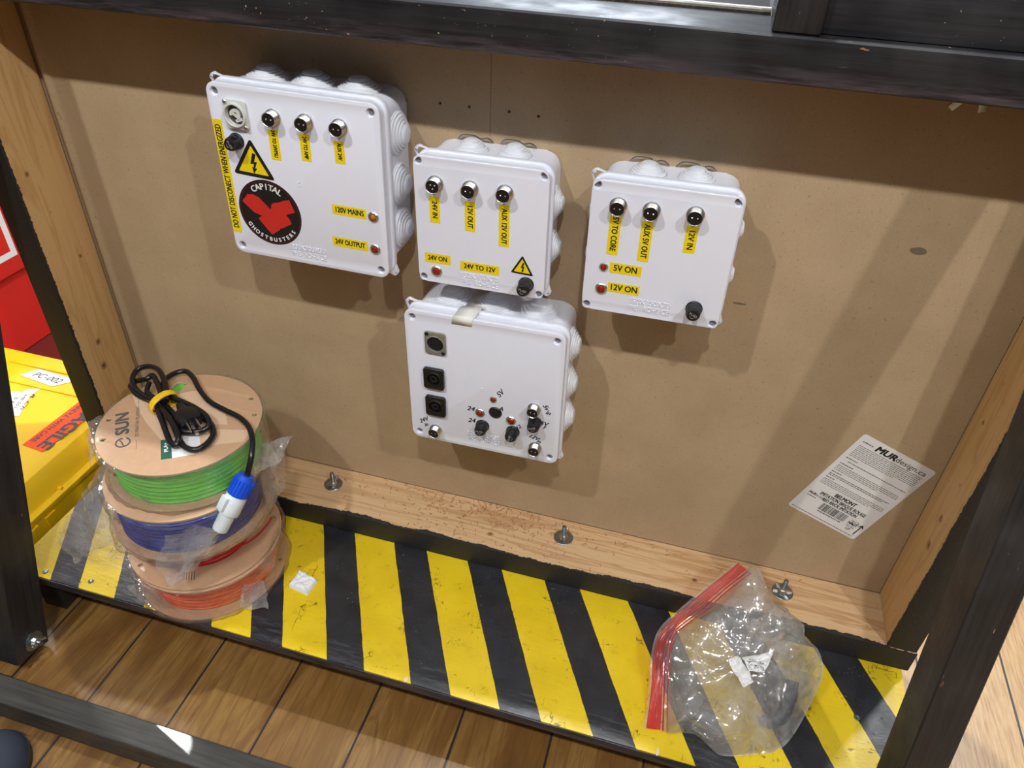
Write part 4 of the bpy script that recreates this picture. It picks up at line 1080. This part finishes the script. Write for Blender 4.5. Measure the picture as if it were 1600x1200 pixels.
# ------------------------------------------------------------------ white folded pad
P = atZ(474, 910, -0.036)
bm = bmesh.new(); n = 22; g = []
pad_c = [atZ(*q, -0.037) for q in ((468, 892), (497, 908), (480, 930), (450, 916))]
for sgn in (1, -1):
    gg = []
    for i in range(n + 1):
        row = []
        for j in range(n + 1):
            u, v = i / n, j / n
            p = (pad_c[0] * (1 - u) + pad_c[1] * u) * (1 - v) + (pad_c[3] * (1 - u) + pad_c[2] * u) * v
            ed = min(1.0, min(u, 1 - u, v, 1 - v) * 7); ed = sqrt(max(0, 1 - (1 - ed) ** 2))
            hh_ = (0.0065 + crumple(p, 0.0025, 160, 3)) * ed if sgn > 0 else 0.0
            row.append(bm.verts.new((p.x, p.y, -0.0378 + hh_)))
        gg.append(row)
    for i in range(n):
        for j in range(n): bm.faces.new((gg[i][j], gg[i + 1][j], gg[i + 1][j + 1], gg[i][j + 1]))
bmesh.ops.remove_doubles(bm, verts=bm.verts, dist=1e-5)
tag(obj('folded_pad', bm, simple('white_pad', rgb(232, 234, 236), 0.7, var=0.03)), 'small crumpled white folded pad lying on a yellow stripe', 'pad')

# ------------------------------------------------------------------ zip bag
zb = empty('zip_bag', (1.02, -0.19, -0.0378)); tag(zb, 'crumpled clear zip bag with a red zip edge, lying on the stripes at right', 'plastic bag')
SZ = -0.0375
def px6(x, y, z): return atZ(960 + x / 3.428, 850 + y / 3.428, z)
outline = [px6(*q) for q in ((700, 155, 0.055), (790, 200, 0.06), (845, 300, 0.05), (920, 370, 0.05), (1010, 430, 0.045), (1020, 500, 0.035), (1085, 560, 0.025), (1115, 640, 0.015), (1105, 740, 0.0), (1040, 880, -0.02), (940, 1050, -0.034), (850, 1115, -0.036), (720, 1130, -0.036), (560, 1130, -0.036), (430, 1020, -0.034), (280, 1015, -0.034))]
zipl = [px6(*q) for q in ((280, 1015, -0.034), (285, 850, -0.022), (285, 700, -0.012), (290, 560, 0.0), (330, 470, 0.008), (430, 410, 0.02), (560, 310, 0.035), (700, 155, 0.055))]
zipl = catmull(zipl, 6)
def sheet(bm, lift, amp, seed, n=60, m=60):
    """surface from the zip line to the far outline"""
    far = catmull([outline[-1]] + outline[::-1][1:], 6)  # from low-left round to the top right
    far = catmull(outline[::-1], 6)
    g = []
    def samp(P, t):
        f = t * (len(P) - 1); i = min(int(f), len(P) - 2); return P[i].lerp(P[i + 1], f - i)
    for i in range(n + 1):
        t = i / n; a = samp(zipl, t); b = samp(far, t)
        row = []
        for j in range(m + 1):
            v = j / m; p = a.lerp(b, v)
            env = sin(pi * min(1, v * 1.02)) * (0.35 + 0.65 * sin(pi * t)) if 0 < v < 1 else 0
            p = p.copy()
            p.z += lift * env ** 0.7 if env > 0 else 0
            dv = p - px6(690, 650, 0.02); th = math.atan2(dv.y, dv.x); rr_ = min(1.0, Vector((dv.x, dv.y)).length / 0.07)
            fold = 1 - 2.4 * abs(noise.noise(Vector((cos(th) * 2.6, sin(th) * 2.6, seed + rr_ * 0.7))))
            cr = crumple(p, amp * 0.55, 15, seed) + fold * amp * 1.1 * rr_ * (1.15 - rr_ * 0.4)
            p += Vector((0.25, -0.3, 1.0)) * cr * (min(1, env * 2.5) + 0.1)
            p.z = max(p.z, SZ + 0.0005)
            row.append(bm.verts.new(p))
        g.append(row)
    for i in range(n):
        for j in range(m): bm.faces.new((g[i][j], g[i + 1][j], g[i + 1][j + 1], g[i][j + 1]))
bm = bmesh.new(); sheet(bm, 0.034, 0.010, 2.2); sheet(bm, 0.006, 0.007, 6.6)
FILM2 = m_film('zip_bag_film', 0.16, bumps=13, gloss=0.8, crease=0.9, flat=0.8)
o = obj('film', bm, FILM2, zb, angle=180); o.location = -Vector(zb.location)
# inner pouch: loose crumpled sheets
bm = bmesh.new()
flap_bm(bm, px6(700, 440, 0.030), px6(840, 340, 0.052), px6(1015, 440, 0.046), px6(900, 600, 0.030), amp=0.011, seed=3.3, nu=40, nv=40)
flap_bm(bm, px6(690, 560, 0.018), px6(740, 400, 0.040), px6(1000, 520, 0.036), px6(950, 640, 0.018), amp=0.012, seed=5.3, nu=40, nv=40)
flap_bm(bm, px6(940, 600, 0.012), px6(1000, 540, 0.024), px6(1112, 620, 0.012), px6(1050, 740, -0.005), amp=0.010, seed=6.3, nu=30, nv=30)
flap_bm(bm, px6(900, 640, 0.010), px6(1110, 720, 0.0), px6(1010, 900, -0.026), px6(860, 920, -0.028), amp=0.011, seed=8.3, nu=36, nv=36)
o = obj('inner_pouch', bm, m_film('pouch_film', 0.16, bumps=50, gloss=0.9), zb, angle=180); o.location = -Vector(zb.location)
# red zip band : several ridges
outer = [px6(*q) for q in ((170, 990, -0.036), (185, 880, -0.030), (200, 740, -0.018), (205, 620, -0.006), (230, 500, 0.006), (280, 425, 0.016), (400, 320, 0.032), (520, 220, 0.048), (660, 105, 0.065))]
inner = [px6(*q) for q in ((245, 1000, -0.036), (252, 880, -0.029), (258, 740, -0.016), (262, 620, -0.004), (285, 505, 0.008), (340, 440, 0.017), (460, 345, 0.034), (580, 240, 0.050), (708, 140, 0.066))]
outer = catmull(outer, 6); inner = catmull(inner, 6)
bm = bmesh.new(); rows = []
NN = 24
for k in range(NN + 1):
    f = k / NN; up = 0.0010 * abs(sin(f * pi * 6))
    rows.append([bm.verts.new(a.lerp(b, f) + Vector((0, 0, 0.001 + up))) for a, b in zip(outer, inner)])
for a, b in zip(rows, rows[1:]):
    for k in range(len(a) - 1): bm.faces.new((a[k], a[k + 1], b[k + 1], b[k]))
REDZ = m_film('red_zip', 0.50, tint=(0.92, 0.13, 0.11, 1), bumps=30, gloss=0.4, crease=0.15, flat=0.9)
o = obj('zip_band', bm, REDZ, zb, angle=180); o.location = -Vector(zb.location); o['label'] = 'translucent red zip band'
for f in (1.18, 1.5):
    bm = bmesh.new(); tube(bm, [a.lerp(b, f) + Vector((0, 0, 0.001)) for a, b in zip(outer, inner)], 0.0009, 6)
    o = obj('zip_ridge', bm, REDZ, zb); o.location = -Vector(zb.location)
bm = bmesh.new(); rows = []
for k in range(7):
    f = 0.98 + 0.66 * k / 6
    rows.append([bm.verts.new(a.lerp(b, f)) for a, b in zip(outer, inner)])
for k in range(3):
    pass
for a, b in zip(rows, rows[1:]):
    for k in range(len(a) - 1): bm.faces.new((a[k], a[k + 1], b[k + 1], b[k]))
rows = [[bm.verts.new(a.lerp(b, f)) for a, b in zip(outer, inner)] for f in (-0.22, 0.02)]
for a, b in zip(rows, rows[1:]):
    for k in range(len(a) - 1): bm.faces.new((a[k], a[k + 1], b[k + 1], b[k]))
o = obj('zip_lip', bm, FILM2, zb, angle=180); o.location = -Vector(zb.location)
# crumpled white label inside
def scrap(pts, amp, seed, z, name, tex=None):
    bm = bmesh.new(); C = [px6(x, y, z) for x, y in pts]; n = 20; g = []
    for i in range(n + 1):
        row = []
        for j in range(n + 1):
            u, v = i / n, j / n
            p = (C[0] * (1 - u) + C[1] * u) * (1 - v) + (C[3] * (1 - u) + C[2] * u) * v
            p = p + Vector((0.2, -0.3, 1)) * (crumple(p, amp, 75, seed)); row.append(bm.verts.new(p))
        g.append(row)
    for i in range(n):
        for j in range(n): bm.faces.new((g[i][j], g[i + 1][j], g[i + 1][j + 1], g[i][j + 1]))
    o = obj(name, bm, M_PAPER, zb); o.location = -Vector(zb.location); o.modifiers.new('s', 'SOLIDIFY').thickness = 0.0004
    return o
scrap(((600, 620), (660, 600), (745, 740), (690, 770)), 0.005, 1.0, 0.030, 'paper_label')
so_ = scrap(((680, 610), (850, 580), (800, 690), (720, 680)), 0.005, 2.0, 0.031, 'paper_label')
bm = bmesh.new()
random.seed(11)
for k in range(34):
    p = px6(random.uniform(715, 800), random.uniform(615, 675), 0.0375); box(bm, (p.x - 0.0008, p.y - 0.0003, p.z), (p.x + 0.0008, p.y + 0.0003, p.z + 0.0002), 0)
o = obj('label_print', bm, M_INK, so_); o.location = -Vector((0, 0, 0))
# dark grey item in the bag
bm = bmesh.new()
pts = [px6(*q) for q in ((780, 935, -0.030), (850, 950, -0.026), (900, 900, -0.02), (930, 820, -0.012), (945, 740, -0.004))]
tube(bm, catmull(pts, 5), [0.004 + 0.006 * min(1, k / 8) for k in range(21)], 12)
for v in bm.verts: v.co += Vector((1, 1, 1)) * noise.noise(v.co * 120) * 0.003; v.co.z = max(v.co.z, SZ + 0.0003)
o = obj('grey_contents', bm, simple('dark_grey_item', rgb(70, 72, 74), 0.5, var=0.3, nscale=120), zb); o.location = -Vector(zb.location)

# ------------------------------------------------------------------ wood shavings on the ledge
bm = bmesh.new(); random.seed(5)
for k in range(420):
    x = random.gauss(0.60, 0.085) if k < 330 else random.uniform(0.35, 1.05)
    y = -random.uniform(0.001, 0.045) ** 1.0 if random.random() < 0.6 else -random.uniform(0.002, 0.080)
    if not (0.30 < x < 1.10): continue
    l = random.uniform(0.0010, 0.0038); a = random.uniform(0, pi); w_ = random.uniform(0.0003, 0.0008); z = random.uniform(0.0002, 0.0009)
    d = Vector((cos(a), sin(a), 0)); s_ = Vector((-sin(a), cos(a), 0)); c = Vector((x, y - 0.001, z))
    v = [bm.verts.new(c - d * l + s_ * w_ - Vector((0, 0, z * 0.7))), bm.verts.new(c - d * l - s_ * w_ - Vector((0, 0, z * 0.7))), bm.verts.new(c - s_ * w_ + Vector((0, 0, 0.0004))), bm.verts.new(c + s_ * w_ + Vector((0, 0, 0.0004))), bm.verts.new(c + d * l - s_ * w_), bm.verts.new(c + d * l + s_ * w_)]
    bm.faces.new((v[0], v[1], v[2], v[3])); bm.faces.new((v[3], v[2], v[4], v[5]))
tag(obj('wood_shavings', bm, simple('shavings', rgb(164, 118, 76), 0.8, var=0.35, nscale=300)), 'scattered brown wood shavings on the pine ledge', 'shavings', kind='stuff')

# ------------------------------------------------------------------ yellow case on the floor at left
yc = empty('yellow_case', (-0.30, -0.10, FZ)); tag(yc, 'yellow hard plastic case on the floor behind the left post, with orange warning tape', 'case')
M_YC = simple('yellow_case_plastic', rgb(246, 200, 8), 0.6, var=0.02, nscale=20)
def yobj(name, bm, mat, parent=None, **k):
    o = obj(name, bm, mat, parent or yc, **k)
    if parent is None: o.location = -Vector(yc.location)
    return o
x0, x1, y0, y1 = -0.455, -0.086, -0.40, 0.120
bm = bmesh.new(); box(bm, (x0, y0, FZ + 0.0), (x1 + 0.012, y1 - 0.004, -0.052), 0.006); yobj('lower_shell', bm, M_YC)
bm = bmesh.new(); box(bm, (x0, y0, -0.054), (x1 + 0.014, y1, -0.043), 0.003); yobj('rim', bm, M_YC)
# lid : rounded towards the right side
bm = bmesh.new()
prof = [(x1 + 0.002, -0.043), (x1 - 0.002, -0.034), (x1 - 0.008, -0.018), (x1 - 0.018, -0.006), (x1 - 0.032, -0.001), (x1 - 0.05, 0.0)]
ys = [y0, y1 - 0.030, y1 - 0.014, y1 - 0.004, y1]
ins = [0, 0, 0.004, 0.014, 0.030]; drop = [0, 0, 0.002, 0.010, 0.043]
rows = []
for yv, i_, d_ in zip(ys, ins, drop):
    row = []
    for (px_, pz_) in prof: row.append(bm.verts.new((px_ - i_ * 0.3, yv, max(-0.043, pz_ - d_))))
    row.append(bm.verts.new((x0, yv, max(-0.043, 0.0 - d_)))); rows.append(row)
for a, b in zip(rows, rows[1:]):
    for k in range(len(a) - 1): bm.faces.new((a[k], a[k + 1], b[k + 1], b[k]))
for row in (rows[0],): bm.faces.new(row)
lidc = yobj('lid', bm, M_YC, angle=30)
for yy in (0.0735, 0.0245):
    bm = bmesh.new(); box(bm, (-0.363 if yy > 0.05 else -0.44, yy - 0.003, -0.002), (x1 - 0.03, yy + 0.003, 0.0024), 0.0016); yobj('lid_rib', bm, M_YC)
bm = bmesh.new(); tube(bm, [(-0.0845, -0.14, -0.041), (-0.078, -0.14, -0.041)], 0.003, 10); yobj('hinge_pin', bm, M_YC)
for yy in (-0.225, -0.19):
    bm = bmesh.new(); box(bm, (x1 + 0.010, yy, -0.098), (x1 + 0.0165, yy + 0.020, -0.056), 0.001); yobj('latch', bm, M_YC)
def flatl(bm, pts, z, h=0.0004): prism(bm, pts, z, z + h)
bm = bmesh.new(); flatl(bm, [(-0.166, -0.108), (-0.124, -0.112), (-0.110, 0.045), (-0.158, 0.050)], 0.0004)
fr = yobj('warning_tape', bm, simple('orange_tape', rgb(255, 88, 36), 0.75, var=0.02)); fr['label'] = 'orange tape lettered FRAGILE'
bm = bmesh.new(); text(bm, 'FRAGILE', 0.031, T(-0.1275, -0.040, 0.0009) @ RZ(-94), bold=0.0012, width=0.128, height=0.0001)
text(bm, 'HANDLE WITH CARE', 0.0125, T(-0.1535, -0.041, 0.0009) @ RZ(-94), bold=0.0002, width=0.112, height=0.0001); obj('lettering', bm, M_INK, fr)
bm = bmesh.new(); flatl(bm, [(-0.314, 0.043), (-0.235, 0.033), (-0.205, 0.062), (-0.296, 0.069)], 0.0006); pl_ = yobj('paper_label', bm, M_PAPER)
bm = bmesh.new(); text(bm, 'PC-002', 0.018, T(-0.262, 0.051, 0.0011) @ RZ(-4), shear=0.3, width=0.062, height=0.0001); obj('lettering', bm, M_INK, pl_)
bm = bmesh.new(); flatl(bm, [(-0.300, -0.004), (-0.272, 0.004), (-0.268, 0.014), (-0.248, 0.022), (-0.250, -0.002), (-0.226, -0.052), (-0.262, -0.060), (-0.32, -0.05)], 0.0006); pl2 = yobj('torn_label', bm, M_PAPER)
bm = bmesh.new()
for k, s in enumerate(('R Ch', 'HB 501', '514', 'Ext 4')): text(bm, s, 0.0085, T(-0.242 - k * 0.012, -0.014 - k * 0.004, 0.0011) @ RZ(-74), shear=0.3, width=0.045 - k * 0.007, height=0.0001)
obj('lettering', bm, M_INK, pl2)

# ------------------------------------------------------------------ red cabinet beyond
rc = empty('red_cabinet', (-0.75, 0.3, FZ)); tag(rc, 'bright red cabinet with a white outlined panel, standing beyond the yellow case', 'cabinet')
M_REDC = simple('red_paint', rgb(214, 42, 32), 0.42, var=0.02)
bm = bmesh.new(); box(bm, (-1.15, -0.25, FZ + 0.004), (-0.56, 0.95, 0.30), 0.002); o = obj('body', bm, M_REDC, rc); o.location = -Vector(rc.location)
bm = bmesh.new(); box(bm, (-0.56, -0.20, 0.037), (-0.548, 0.90, 0.296), 0.002); o = obj('door', bm, M_REDC, rc); o.location = -Vector(rc.location); dr = o
bm = bmesh.new(); Mr = T(-0.5478, 0, 0) @ Matrix(((0, 0, 1, 0), (1, 0, 0, 0), (0, 1, 0, 0), (0, 0, 0, 1)))
plate(bm, [[(-0.12, 0.070), (0.318, 0.070), (0.318, 0.27), (-0.12, 0.27)], [(-0.107, 0.083), (0.305, 0.083), (0.305, 0.257), (-0.107, 0.257)]], 0, 0.0004, 0, Mr)
o = obj('white_outline', bm, M_WHP, dr)
for zz in (0.155, 0.20, 0.235):
    bm = bmesh.new(); box(bm, (-0.548, 0.335, zz), (-0.540, 0.350, zz + 0.016), 0.002); obj('hinge', bm, simple('grey_metal_paint', rgb(170, 150, 148), 0.4, 0.5), dr)

bm = bmesh.new(); box(bm, (-0.56, -0.6, FZ), (-0.30, 1.0, FZ + 0.003), 0.001)  # thin flat dark red sheet over the floor beside the cabinet
tag(obj('floor_sheet', bm, M_DKRED), 'thin dark red sheet on the floor between the red cabinet and the yellow case', 'mat')

# ------------------------------------------------------------------ dark shoe toe at the lower left edge
P = atZ(-45, 1240, FZ)
sh_ = empty('shoe', (P.x, P.y, FZ)); tag(sh_, 'dark navy shoe just peeking in at the bottom left corner', 'shoe')
bm = bmesh.new(); t = bmesh.new(); bmesh.ops.create_uvsphere(t, u_segments=32, v_segments=16, radius=1)
for v in t.verts:
    zz = max(0.0, v.co.z); v.co = Vector((v.co.x * 0.055, v.co.y * 0.075, 0.010 + zz * 0.040))
add(bm, t); obj('upper', bm, simple('navy_fabric', rgb(40, 46, 58), 0.8), sh_)
bm = bmesh.new(); prism(bm, circ(0, 0, 0.057, 40, 0.077), 0, 0.010); obj('sole', bm, M_BLKS, sh_)
